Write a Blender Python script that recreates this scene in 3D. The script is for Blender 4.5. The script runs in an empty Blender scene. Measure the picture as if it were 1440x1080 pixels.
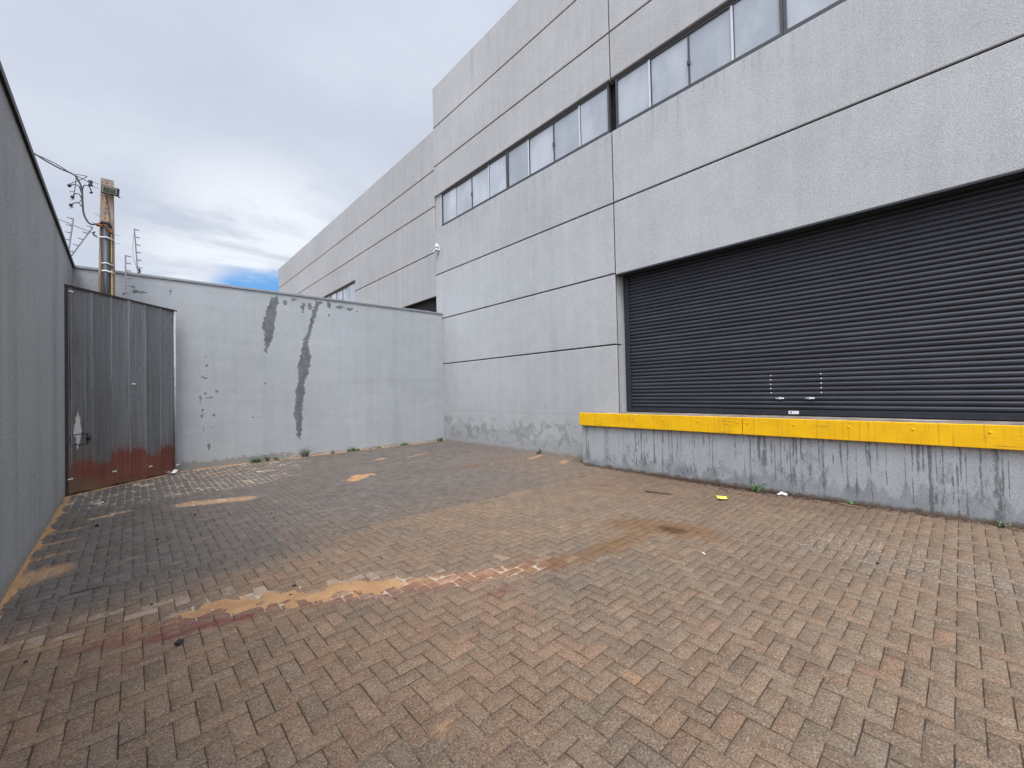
import bpy, math, random
import numpy as np
from mathutils import Vector, Matrix
random.seed(7); rng = np.random.default_rng(11)
S = bpy.context.scene
COL = S.collection
R = math.radians
D = 7.78            # plane of the warehouse facade (x)
BW = 11.90          # plane of the back boundary wall (y)

# ------------------------------------------------------------------ node helpers
class NT:
    def __init__(s, tree): s.t = tree
    def n(s, kind, **kw):
        nd = s.t.nodes.new(kind)
        for k, v in kw.items(): setattr(nd, k, v)
        return nd
    def put(s, sock, v):
        if isinstance(v, bpy.types.NodeSocket): s.t.links.new(v, sock)
        elif isinstance(v, (tuple, list)):
            sock.default_value = (*v, 1.0) if (len(v) == 3 and sock.type == 'RGBA') else v
        else: sock.default_value = v
    def noise(s, vec, scale, detail=3, rough=.55, dist=0.0):
        nd = s.n('ShaderNodeTexNoise'); s.put(nd.inputs['Vector'], vec)
        nd.inputs['Scale'].default_value = scale; nd.inputs['Detail'].default_value = detail
        nd.inputs['Roughness'].default_value = rough; nd.inputs['Distortion'].default_value = dist
        return nd.outputs['Fac']
    def voro(s, vec, scale, feature='F1', out='Color'):
        nd = s.n('ShaderNodeTexVoronoi', feature=feature); s.put(nd.inputs['Vector'], vec); nd.inputs['Scale'].default_value = scale
        return nd.outputs[out]
    def map(s, vec, sc=(1, 1, 1), loc=(0, 0, 0), rot=(0, 0, 0)):
        nd = s.n('ShaderNodeMapping'); s.put(nd.inputs['Vector'], vec)
        nd.inputs['Scale'].default_value = sc; nd.inputs['Location'].default_value = loc; nd.inputs['Rotation'].default_value = rot
        return nd.outputs['Vector']
    def m(s, op, a, b=0.0, c=0.0, clamp=False):
        nd = s.n('ShaderNodeMath', operation=op, use_clamp=clamp)
        s.put(nd.inputs[0], a); s.put(nd.inputs[1], b)
        if op in ('MULTIPLY_ADD', 'SMOOTH_MIN', 'SMOOTH_MAX', 'COMPARE'): s.put(nd.inputs[2], c)
        return nd.outputs[0]
    def ss(s, v, lo, hi, a=0.0, b=1.0):
        nd = s.n('ShaderNodeMapRange', interpolation_type='SMOOTHSTEP'); s.put(nd.inputs[0], v)
        for i, x in enumerate((lo, hi, a, b)): nd.inputs[i + 1].default_value = x
        return nd.outputs[0]
    def lin(s, v, lo, hi, a=0.0, b=1.0):
        nd = s.n('ShaderNodeMapRange'); s.put(nd.inputs[0], v)
        for i, x in enumerate((lo, hi, a, b)): nd.inputs[i + 1].default_value = x
        return nd.outputs[0]
    def mix(s, f, a, b, mode='MIX'):
        nd = s.n('ShaderNodeMix', data_type='RGBA', blend_type=mode)
        s.put(nd.inputs[0], f); s.put(nd.inputs[6], a); s.put(nd.inputs[7], b)
        return nd.outputs[2]
    def mul(s, col, f):
        nd = s.n('ShaderNodeVectorMath', operation='SCALE'); s.put(nd.inputs[0], col); s.put(nd.inputs['Scale'], f)
        return nd.outputs[0]
    def attr(s, name):
        return s.n('ShaderNodeAttribute', attribute_name=name).outputs['Fac']
    def sep(s, v):
        nd = s.n('ShaderNodeSeparateXYZ'); s.put(nd.inputs[0], v); return nd.outputs
    def comb(s, x, y, z):
        nd = s.n('ShaderNodeCombineXYZ'); [s.put(nd.inputs[i], v) for i, v in enumerate((x, y, z))]; return nd.outputs[0]
    def bump(s, h, strength, dist, normal=None):
        nd = s.n('ShaderNodeBump'); s.put(nd.inputs['Height'], h); nd.inputs['Strength'].default_value = strength
        nd.inputs['Distance'].default_value = dist
        if normal: s.put(nd.inputs['Normal'], normal)
        return nd.outputs[0]

def mat(name, rough=.85, metal=0.0, spec=.5):
    m = bpy.data.materials.new(name); m.use_nodes = True
    N = NT(m.node_tree); b = m.node_tree.nodes['Principled BSDF']
    b.inputs['Roughness'].default_value = rough; b.inputs['Metallic'].default_value = metal
    b.inputs['Specular IOR Level'].default_value = spec
    co = N.n('ShaderNodeTexCoord').outputs['Object']
    return m, N, b, co

def plain(name, col, rough=.6, metal=0.0, var=.12, scale=14, bump=0.0, spec=.5):
    m, N, b, co = mat(name, rough, metal, spec)
    f = N.noise(co, scale, 4, .6); g = N.noise(co, scale * 9, 2, .6)
    k = N.m('ADD', N.lin(f, .25, .75, 1 - var, 1 + var), N.lin(g, .25, .75, -var * .5, var * .5))
    N.put(b.inputs['Base Color'], N.mul(col, k))
    N.put(b.inputs['Roughness'], N.lin(f, .3, .7, rough * .85, min(1, rough * 1.12)))
    if bump: N.put(b.inputs['Normal'], N.bump(g, bump, .004))
    return m

# ------------------------------------------------------------------ materials
def stucco(name, base, wet=None, mode=None, streak=.10, horiz=False, grain=1.0, axis='y'):
    """rough painted render: grain, rain streaks, tonal drift; mode adds the wear of one particular wall"""
    m, N, b, co = mat(name, .9, 0, .25)
    x, y, z = N.sep(co)
    drift = N.lin(N.noise(co, .35, 3, .5), .3, .7, -.07, .07)
    st1 = N.noise(N.map(co, (5, 5, .12)), 1.0, 4, .65)
    st2 = N.noise(N.map(co, (13, 13, .5)), 1.0, 4, .7, .3)
    streaks = N.m('ADD', N.lin(st1, .3, .7, -streak, streak * .7), N.lin(st2, .3, .7, -streak * .35, streak * .25))
    blot = N.lin(N.noise(co, 2.6, 5, .65), .3, .7, -.045, .045)
    g1 = N.noise(co, 130, 3, .7); g2 = N.noise(co, 58, 3, .75)
    grn = N.m('ADD', N.lin(g1, .2, .8, -.22 * grain, .22 * grain), N.lin(g2, .25, .75, -.17 * grain, .17 * grain))
    k = N.m('ADD', N.m('ADD', N.m('ADD', 1.0, drift), N.m('ADD', streaks, blot)), grn)
    if horiz:
        hb = N.noise(N.map(co, (.5, .5, 5)), 1.0, 3, .5)
        k = N.m('ADD', k, N.lin(hb, .3, .7, -.035, .035))
    if mode in ('facade', 'top'):
        isl = N.n('ShaderNodeNewGeometry').outputs['Random Per Island']
        k = N.m('ADD', k, N.lin(isl, 0, 1, -.035, .035))
        sill = N.m('MULTIPLY', N.m('MULTIPLY', N.ss(st2, .50, .68), N.ss(z, 6.2, 7.27)), N.ss(z, 7.30, 7.27))
        k = N.m('SUBTRACT', k, N.m('MULTIPLY', sill, .16))
        under = N.m('MULTIPLY', N.ss(st1, .50, .68), N.m('MULTIPLY', N.ss(z, 8.6, 9.48), N.ss(z, 9.52, 9.48)))
        k = N.m('SUBTRACT', k, N.m('MULTIPLY', under, .08))
    col = N.mul(base, k)
    warm = N.ss(N.noise(N.map(co, (3, 3, .3)), 1.0, 3, .6),   .52, .74, 0, .20)
    col = N.mix(warm, col, N.mul((base[0] * .90, base[1] * .86, base[2] * .80), k))
    if mode == 'facade':
        # dust and old water run-off low on the wall and grime under the top edge
        warp = N.noise(co, 3.2, 5, .62, .8)
        edge = N.m('ADD', N.m('MULTIPLY', N.m('ADD', y, -5.6), .058), .24)
        low = N.ss(N.m('ADD', N.m('SUBTRACT', z, edge), N.lin(N.noise(co, 1.4, 4, .6), .3, .7, -.2, .2)), .10, .02)
        band = N.m('MULTIPLY', N.ss(z, .95, .66), N.ss(z, .0, .3))
        swirl = N.m('MULTIPLY', N.ss(warp, .49, .56), N.ss(warp, .72, .58))
        col = N.mix(N.m('MULTIPLY', N.m('MULTIPLY', swirl, band), .5), col, (.17, .175, .185))
        col = N.mix(N.m('MULTIPLY', low, .25), col, (.20, .205, .20))
        col = N.mix(N.ss(N.m('ADD', z, N.lin(warp, .3, .7, -.05, .05)), .10, -.02, 0, .55), col, (.24, .18, .12))
        line = N.ss(N.m('ABSOLUTE', N.m('SUBTRACT', z, 1.03)), .05, .0, 0, .10)
        col = N.mix(line, col, (.2, .2, .2))
    if mode == 'top':
        dr = N.m('MULTIPLY', N.ss(st1, .5, .7), N.ss(z, 9.6, 12.2, .0, .32))
        col = N.mix(dr, col, (.16, .14, .125))
    if mode == 'back':
        p = N.attr('peel')
        w = N.m('ADD', N.lin(N.noise(co, 11, 5, .7), .25, .75, -.055, .055), N.lin(N.noise(co, 60, 3, .6), .25, .75, -.012, .012))
        mk = N.m('MULTIPLY', N.ss(N.m('ADD', p, w), -.006, .010), N.ss(N.noise(N.map(co, (9, 9, 5)), 1, 5, .7), .28, .44, .55, 1))
        pc = N.mul((.150, .157, .165), N.m('ADD', N.lin(N.noise(co, 7, 5, .7), .3, .7, .72, 1.28), grn))
        halo = N.ss(N.m('ADD', p, w), -.09, .01, 0, .14)
        col = N.mix(halo, col, (.5, .52, .55))
        col = N.mix(mk, col, pc)
        dmp = N.attr('damp')
        col = N.mix(N.ss(N.m('ADD', dmp, N.lin(N.noise(co, 9, 5, .7), .25, .75, -.35, .35)), .45, .62, 0, .62), col, (.20, .185, .15))
        hl = N.m('MULTIPLY', N.ss(N.m('ABSOLUTE', N.m('SUBTRACT', z, 2.02)), .16, .0, 0, .12), N.ss(x, 2.5, 6))
        col = N.mix(hl, col, (.2, .21, .22))
        vl = N.ss(N.m('ABSOLUTE', N.m('SUBTRACT', N.m('ADD', x, N.lin(N.noise(co, 1.2), .3, .7, -.08, .08)), 6.0)), .17, .02, 0, .18)
        col = N.mix(vl, col, (.2, .21, .23))
    if mode == 'dock':
        s = N.attr('stain'); dp = N.attr('damp')
        fine = N.lin(N.noise(N.map(co, (40, 40, 16)), 1.0, 4, .75), .25, .75, -.22, .22)
        d1 = N.ss(N.m('ADD', dp, N.m('MULTIPLY', fine, .5)), .25, .75, 0, .72)
        col = N.mix(d1, col, N.mul((.165, .172, .172), N.m('ADD', k, -.05)))
        sm = N.ss(N.m('ADD', s, fine), .30, .70, 0, .80)
        col = N.mix(sm, col, N.mul((.118, .123, .128), N.m('ADD', 1.0, grn)))
        soil = N.ss(N.m('ADD', z, N.lin(N.noise(co, 6, 5, .7), .25, .75, -.05, .05)), .075, .0, 0, .85)
        col = N.mix(soil, col, (.115, .075, .045))
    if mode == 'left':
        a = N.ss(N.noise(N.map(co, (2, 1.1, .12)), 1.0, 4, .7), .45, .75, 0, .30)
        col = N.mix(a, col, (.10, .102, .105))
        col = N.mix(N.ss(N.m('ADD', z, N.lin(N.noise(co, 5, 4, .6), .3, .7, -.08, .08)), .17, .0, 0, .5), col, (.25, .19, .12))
    N.put(b.inputs['Base Color'], col)
    h = N.m('ADD', g1, N.m('MULTIPLY', g2, .8))
    N.put(b.inputs['Normal'], N.bump(h, .55, .006))
    return m

M = {}
M['facade'] = stucco('render_facade', (.455, .459, .456), mode='facade', streak=.05, grain=1.5)
M['facade_top'] = stucco('render_facade_high', (.455, .456, .452), mode='top', streak=.07, grain=1.6)
M['far'] = stucco('render_far', (.425, .425, .422), mode='top', streak=.085, grain=1.6)
M['back'] = stucco('render_back', (.405, .42, .43), mode='back', streak=.05, horiz=True, grain=1.3)
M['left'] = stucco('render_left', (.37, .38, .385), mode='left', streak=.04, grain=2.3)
M['dock'] = stucco('render_dock', (.40, .415, .425), mode='dock', streak=.07, grain=1.2)
M['dock_core'] = plain('dock_core', (.34, .35, .36), .9, 0, .1, 5, .3)
M['joint'] = plain('joint_sealant', (.030, .025, .024), .9)
M['dark_gap'] = plain('dark_gap', (.012, .012, .013), .9)
M['roofing'] = plain('roofing', (.25, .25, .26), .7)
M['frame'] = plain('window_frame', (.052, .053, .057), .5, .0, .08)
M['strip'] = plain('edge_strip', (.62, .64, .66), .4, .0, .05)
M['rail'] = plain('shutter_rail', (.027, .031, .038), .38, 0, .15)
M['chrome'] = plain('lock_metal', (.75, .75, .76), .3, .6, .05)
M['white'] = plain('white_plastic', (.80, .80, .82), .35, 0, .03)
M['black'] = plain('black_plastic', (.015, .015, .016), .35, 0, .1)
M['coping_dark'] = plain('coping_dark', (.05, .048, .05), .6, .2, .25)
M['coping'] = plain('coping_zinc', (.30, .31, .32), .45, .5, .2)
M['conduit'] = plain('pvc_conduit', (.045, .05, .058), .5, 0, .2)
M['cable'] = plain('cable_rubber', (.05, .046, .05), .6, 0, .15)
M['rod'] = plain('galvanised_rod', (.26, .27, .29), .5, .4, .2)
M['yellow_lath'] = plain('yellow_lath', (.56, .42, .17), .7, 0, .2, 8)
M['strap'] = plain('strap_white', (.72, .73, .75), .5, 0, .08)
M['paper_yellow'] = plain('paper_yellow', (.85, .66, .12), .8, 0, .08)
M['paper_white'] = plain('paper_white', (.78, .76, .72), .8, 0, .1)
M['wood'] = plain('dead_wood', (.10, .06, .035), .85, 0, .4, 40)
M['twig'] = plain('twig_wood', (.26, .15, .08), .85, 0, .4, 40)
M['stone'] = plain('dark_stone', (.03, .028, .027), .9, 0, .3, 60)
M['litter'] = plain('brown_leaf_litter', (.075, .042, .026), .95, 0, .5, 50)
M['leaf'] = None

def m_leaf(name, c1, c2):
    m, N, b, co = mat(name, .6, 0, .3)
    rnd = N.attr('tone')
    N.put(b.inputs['Base Color'], N.mix(rnd, c1, c2))
    b.inputs['Subsurface Weight'].default_value = 0.0
    return m
M['leaf'] = m_leaf('weed_leaf', (.055, .10, .038), (.17, .26, .09))
M['leaf_dry'] = m_leaf('weed_leaf_grey', (.10, .13, .075), (.20, .22, .12))

def m_pole():
    m, N, b, co = mat('pole_concrete', .9, 0, .2)
    n1 = N.noise(co, 6, 5, .7); n2 = N.noise(N.map(co, (14, 14, 1.2)), 1, 4, .6); g = N.noise(co, 90, 3, .7)
    c = N.mix(N.ss(n1, .35, .65), (.40, .28, .195), (.26, .205, .165))
    c = N.mix(N.ss(n2, .48, .66, 0, .7), c, (.13, .105, .09))
    c = N.mix(N.ss(N.noise(N.map(co, (30, 30, 5)), 1, 4, .7), .56, .66, 0, .5), c, (.48, .40, .33))
    N.put(b.inputs['Base Color'], N.mul(c, N.lin(g, .2, .8, .8, 1.2)))
    N.put(b.inputs['Normal'], N.bump(g, .4, .006)); return m
M['pole'] = m_pole()

def m_foam():
    m, N, b, co = mat('sealing_foam', .8)
    n = N.noise(co, 26, 4, .7)
    N.put(b.inputs['Base Color'], N.mix(N.ss(n, .42, .60), (.06, .028, .016), (.42, .17, .06)))
    N.put(b.inputs['Normal'], N.bump(n, .8, .03)); return m
M['foam'] = m_foam()

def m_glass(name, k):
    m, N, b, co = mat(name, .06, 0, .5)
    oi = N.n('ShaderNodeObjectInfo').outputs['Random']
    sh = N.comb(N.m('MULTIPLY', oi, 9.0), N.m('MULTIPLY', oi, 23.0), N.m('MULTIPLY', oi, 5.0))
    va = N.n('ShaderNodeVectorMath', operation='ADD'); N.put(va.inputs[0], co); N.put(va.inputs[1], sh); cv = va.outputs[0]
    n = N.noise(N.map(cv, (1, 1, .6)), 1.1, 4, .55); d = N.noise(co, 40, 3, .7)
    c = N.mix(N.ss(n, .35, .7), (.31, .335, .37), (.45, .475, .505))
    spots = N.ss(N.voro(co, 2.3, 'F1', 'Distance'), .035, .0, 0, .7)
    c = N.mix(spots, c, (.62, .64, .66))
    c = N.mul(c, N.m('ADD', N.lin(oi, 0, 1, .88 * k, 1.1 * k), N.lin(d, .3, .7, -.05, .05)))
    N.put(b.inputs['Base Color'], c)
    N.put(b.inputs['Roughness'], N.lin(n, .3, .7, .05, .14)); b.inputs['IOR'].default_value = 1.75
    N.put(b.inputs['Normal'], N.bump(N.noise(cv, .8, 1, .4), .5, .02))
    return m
M['glass'] = m_glass('window_glass', 1.0); M['glass_pale'] = m_glass('window_glass_lit', 1.28)  # paler copy: bright reflections painted into the pane colour
M['inner_wall'] = plain('pale_inner_wall', (.55, .57, .58), .25, 0, .08, 5)

def m_slat():
    m, N, b, co = mat('shutter_slat_paint', .42, 0, .5)
    x, y, z = N.sep(co)
    row = N.m('FLOOR', N.m('DIVIDE', N.m('SUBTRACT', z, 1.21), .075))
    wn = N.n('ShaderNodeTexWhiteNoise', noise_dimensions='1D'); N.put(wn.inputs['W'], row)
    n = N.noise(N.map(co, (1, .8, 3)), 2.0, 4, .6); dust = N.noise(co, 70, 3, .7)
    k = N.m('ADD', N.lin(n, .3, .7, .8, 1.2), N.lin(wn.outputs['Value'], 0, 1, -.22, .22))
    c = N.mul((.033, .035, .046), k)
    c = N.mix(N.ss(dust, .62, .8, 0, .10), c, (.25, .23, .21))
    N.put(b.inputs['Base Color'], c)
    N.put(b.inputs['Roughness'], N.lin(n, .3, .7, .32, .46)); return m
M['slat'] = m_slat()

def m_bumper():
    m, N, b, co = mat('yellow_timber_paint', .6, 0, .35)
    gr = N.noise(N.map(co, (30, 1.2, 34)), 1.0, 5, .65)
    drip = N.noise(N.map(co, (1, 34, 1.0)), 1.0, 4, .65)
    n = N.noise(co, 3.5, 4, .6)
    c = N.mix(N.ss(n, .35, .7), (.96, .545, .003), (.86, .465, .003))
    crack = N.m('MULTIPLY', N.ss(gr, .60, .66), N.ss(N.noise(co, 2.2, 3, .6), .44, .54))
    c = N.mix(N.m('MULTIPLY', crack, .85), c, (.13, .07, .02))
    c = N.mix(N.ss(drip, .53, .72, 0, .55), c, (.30, .17, .02))
    c = N.mix(N.ss(N.voro(co, 5.5, 'F1', 'Distance'), .085, .05, 0, .75), c, (.16, .09, .03))
    N.put(b.inputs['Base Color'], c)
    N.put(b.inputs['Normal'], N.bump(N.m('SUBTRACT', gr, N.m('MULTIPLY', crack, 2.0)), .35, .006)); return m
M['bumper'] = m_bumper()

def m_docktop():
    m, N, b, co = mat('dock_top_concrete', .85)
    n = N.noise(co, 4, 5, .7); g = N.noise(co, 60, 3, .6)
    c = N.mix(N.ss(n, .35, .6), (.16, .125, .10), (.30, .25, .21))
    c = N.mix(N.ss(N.noise(N.map(co, (6, 1.3, 1)), 1, 4, .6), .58, .66), c, (.60, .53, .46))
    N.put(b.inputs['Base Color'], N.mul(c, N.lin(g, .2, .8, .85, 1.15))); return m
M['docktop'] = m_docktop()

def m_gate():
    m, N, b, co = mat('galvanised_sheet', .62, .0, .35)
    x, y, z = N.sep(co)
    st = N.noise(N.map(co, (26, 26, .45)), 1.0, 5, .7); sp = N.voro(co, 55); spv = N.sep(sp)[0]
    n = N.noise(co, 2.2, 5, .65); f = N.noise(co, 120, 3, .7)
    panel = N.m('FLOOR', N.m('DIVIDE', N.m('SUBTRACT', x, .09), .327))
    wn = N.n('ShaderNodeTexWhiteNoise', noise_dimensions='1D'); N.put(wn.inputs['W'], panel)
    pr = wn.outputs['Value']
    k = N.m('ADD', N.lin(st, .25, .75, .72, 1.3), N.m('ADD', N.lin(spv, 0, 1, -.12, .12), N.lin(f, .2, .8, -.15, .15)))
    c = N.mul((.160, .169, .174), N.m('MULTIPLY', k, N.lin(pr, 0, 1, .85, 1.12)))
    fx = N.m('MULTIPLY', N.m('FRACT', N.m('DIVIDE', N.m('SUBTRACT', x, .085), .3267)), .3267)
    seam = N.m('MULTIPLY', N.ss(N.m('ABSOLUTE', N.m('SUBTRACT', fx, .017)), .020, .010), N.ss(st, .30, .60, .35, 1))
    c = N.mix(N.m('MULTIPLY', seam, .38), c, (.34, .36, .37))  # light caught on the rib edges, painted as pale stripes
    c = N.mix(N.ss(N.m('ABSOLUTE', N.m('SUBTRACT', fx, .04)), .012, .004, 0, .6), c, (.05, .05, .055))
    mott = N.noise(co, 34, 4, .75)
    c = N.mix(N.m('MULTIPLY', N.ss(mott, .52, .70, 0, .45), N.ss(z, .8, 2.2)), c, (.31, .33, .335))
    c = N.mix(N.ss(N.noise(N.map(co, (9, 9, .3)), 1, 4, .7), .56, .72, 0, .5), c, (.085, .08, .08))
    c = N.mix(N.m('MULTIPLY', N.ss(N.noise(N.map(co, (4, 4, .5)), 1, 5, .7), .42, .62), N.ss(x, 1.4, .2, 0, .5)), c, (.105, .088, .078))
    # rust creeping up from the ground, higher and redder toward the free end
    edge = N.m('ADD', .55, N.m('ADD', N.lin(pr, 0, 1, -.10, .14), N.lin(x, 0, 2.1, -.02, .06)))
    wob = N.m('ADD', N.lin(N.noise(N.map(co, (7, 7, 1.4)), 1, 6, .75), .25, .75, -.11, .11), N.lin(N.noise(N.map(co, (40, 40, 2)), 1, 4, .75), .25, .75, -.08, .08))
    d = N.m('ADD', N.m('SUBTRACT', edge, z), wob)
    rust = N.mix(N.ss(n, .35, .7), (.165, .044, .028), (.21, .070, .042))
    rust = N.mix(N.ss(x, 1.3, 2.1, 0, .75), rust, (.095, .024, .017))
    rust = N.mix(N.ss(N.m('ADD', z, N.lin(x, 0, 1.2, 0, .6)), .55, .25, 0, .8), rust, (.17, .115, .065))
    rust = N.mul(rust, N.lin(st, .25, .75, .7, 1.35))
    c = N.mix(N.ss(N.m('ADD', d, N.lin(mott, .3, .7, -.25, .25)), -.30, .1, 0, .35), c, rust)
    c = N.mix(N.ss(d, -.03, .06, 0, .93), c, rust)
    upr = N.m('MULTIPLY', N.ss(N.noise(N.map(co, (11, 11, .5)), 1, 5, .75), .54, .66), N.ss(z, 2.7, .6, 0, .6))
    c = N.mix(upr, c, (.125, .065, .052))
    # splash of white paint above the latch
    px = N.m('ABSOLUTE', N.m('ADD', N.m('SUBTRACT', x, .205), N.lin(N.noise(co, 14, 3, .6), .3, .7, -.02, .02)))
    pw = N.m('SUBTRACT', .062, N.m('MULTIPLY', N.m('ABSOLUTE', N.m('SUBTRACT', z, 1.10)), .19))
    c = N.mix(N.ss(N.m('SUBTRACT', px, pw), .012, -.006, 0, .85), c, (.66, .65, .62))
    dirt = N.ss(N.m('ADD', z, N.lin(mott, .3, .7, -.06, .06)), .10, .0, 0, .8)
    c = N.mix(dirt, c, (.15, .105, .065))
    N.put(b.inputs['Base Color'], c)
    N.put(b.inputs['Metallic'], N.ss(d, .05, -.03, 0, .10))
    N.put(b.inputs['Normal'], N.bump(N.noise(co, 8, 3, .6), .2, .01)); return m
M['gate'] = m_gate()
M['gate_post'] = plain('rusted_post', (.045, .035, .032), .75, .2, .4, 9)
M['gate_tube'] = plain('zinc_tube', (.46, .47, .48), .6, .1, .25)
M['gate_top'] = plain('dark_angle', (.04, .026, .024), .7, .1, .3)

def m_paver():
    m, N, b, co = mat('concrete_paver', .92, 0, .2)
    x, y, z = N.sep(co)
    tone = N.attr('tone'); dark = N.attr('rear'); dust = N.attr('dust'); rust = N.attr('wet'); red = N.attr('red'); pale = N.attr('pale'); orange = N.attr('hue'); efl = N.attr('crust'); side = N.attr('mud')
    a1 = N.sep(N.voro(co, 170))[0]; a2 = N.noise(co, 120, 3, .78); a3 = N.noise(co, 420, 2, .6); blot = N.noise(co, 6, 5, .65); big = N.noise(co, .7, 4, .6)
    front = N.mix(N.ss(blot, .35, .68), (.196, .140, .095), (.246, .178, .122))
    front = N.mix(N.m('MULTIPLY', orange, .55), front, (.285, .162, .098))
    front = N.mix(N.ss(big, .42, .66, 0, .55), front, (.168, .136, .104))
    rear = N.mix(N.ss(blot, .35, .68), (.124, .103, .088), (.162, .139, .121))
    rear = N.mix(N.ss(big, .45, .65, 0, .5), rear, (.174, .151, .135))
    c = N.mix(dark, front, rear)
    c = N.mix(N.m('MULTIPLY', side, .75), c, (.140, .090, .060))
    c = N.mul(c, N.m('ADD', tone, N.lin(a2, .2, .8, -.46, .46)))
    # aggregate: light and dark grains
    c = N.mix(N.ss(a1, .80, .95, 0, .50), c, N.mix(dark, (.44, .36, .275), (.30, .27, .245)))
    c = N.mix(N.ss(a1, .24, .08, 0, .62), c, (.060, .048, .04))
    c = N.mix(N.ss(a3, .60, .75, 0, .28), c, (.42, .35, .27))
    # pale lime bloom, ragged
    pn = N.m('ADD', N.noise(co, 9, 6, .75), N.lin(N.noise(co, 55, 3, .7), .3, .7, -.12, .12))
    c = N.mix(N.ss(N.m('ADD', pn, N.m('MULTIPLY', pale, .55)), .78, .95, 0, .56), c, N.mul((.48, .375, .285), N.lin(a2, .2, .8, .7, 1.3)))
    cr = N.m('ADD', N.noise(N.map(co, (22, 40, 1)), 1, 4, .8), N.m('MULTIPLY', efl, .27))
    c = N.mix(N.ss(cr, .74, .86, 0, .55), c, (.50, .46, .42))
    dn = N.m('ADD', dust, N.m('ADD', N.lin(N.noise(co, 11, 6, .8), .25, .75, -.42, .42), N.lin(N.noise(co, 90, 3, .75), .25, .75, -.25, .25)))
    c = N.mix(N.ss(dn, .25, .85, 0, .80), c, N.mul((.46, .27, .145), N.lin(a2, .2, .8, .8, 1.2)))
    rn = N.m('ADD', red, N.m('ADD', N.lin(N.noise(N.map(co, (7, 22, 1), rot=(0, 0, .45)), 1, 6, .8), .25, .75, -.5, .5), N.lin(N.noise(co, 80, 3, .75), .25, .75, -.2, .2)))
    c = N.mix(N.ss(rn, .25, .75, 0, .75), c, N.mul((.19, .055, .048), N.lin(a2, .2, .8, .7, 1.3)))
    wn = N.m('ADD', rust, N.lin(N.noise(co, 5, 6, .7), .25, .75, -.25, .25))
    c = N.mix(N.ss(wn, .12, .55, 0, .62), c, N.mul((.19, .098, .042), N.lin(a2, .2, .8, .75, 1.25)))
    c = N.mix(N.ss(wn, .62, 1.0, 0, .8), c, N.mul((.085, .045, .02), N.lin(a2, .2, .8, .7, 1.3)))
    N.put(b.inputs['Base Color'], c)
    N.put(b.inputs['Roughness'], N.ss(wn, .55, 1.0, .92, .60))
    h = N.m('ADD', N.m('MULTIPLY', a2, 1.0), N.m('MULTIPLY', a1, .55))
    N.put(b.inputs['Normal'], N.bump(h, .65, .006))
    return m
M['paver'] = m_paver()

def m_jointsoil():
    m, N, b, co = mat('joint_soil', 1.0, 0, .1)
    f = N.attr('fill'); n = N.noise(co, 14, 5, .75); g = N.noise(co, 160, 3, .7)
    c = N.mix(N.ss(N.m('ADD', f, N.lin(n, .25, .75, -.3, .3)), .3, .6), (.070, .051, .040), (.46, .37, .28))
    N.put(b.inputs['Base Color'], N.mul(c, N.lin(g, .2, .8, .7, 1.3))); return m
M['jointsoil'] = m_jointsoil()

def m_sand():
    m, N, b, co = mat('orange_sand', .97, 0, .1)
    g = N.noise(co, 170, 3, .75); n = N.noise(co, 5, 5, .65); v = N.sep(N.voro(co, 130))[0]
    c = N.mix(N.ss(n, .35, .65), (.50, .295, .150), (.41, .235, .120))
    c = N.mul(c, N.lin(g, .2, .8, .72, 1.25))
    c = N.mix(N.ss(v, .9, .98, 0, .6), c, (.20, .11, .06))
    N.put(b.inputs['Base Color'], c)
    N.put(b.inputs['Normal'], N.bump(g, .6, .008)); return m
M['sand'] = m_sand()
M['ground'] = plain('bare_earth', (.16, .11, .075), .97, 0, .3, .4, .5)

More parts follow.
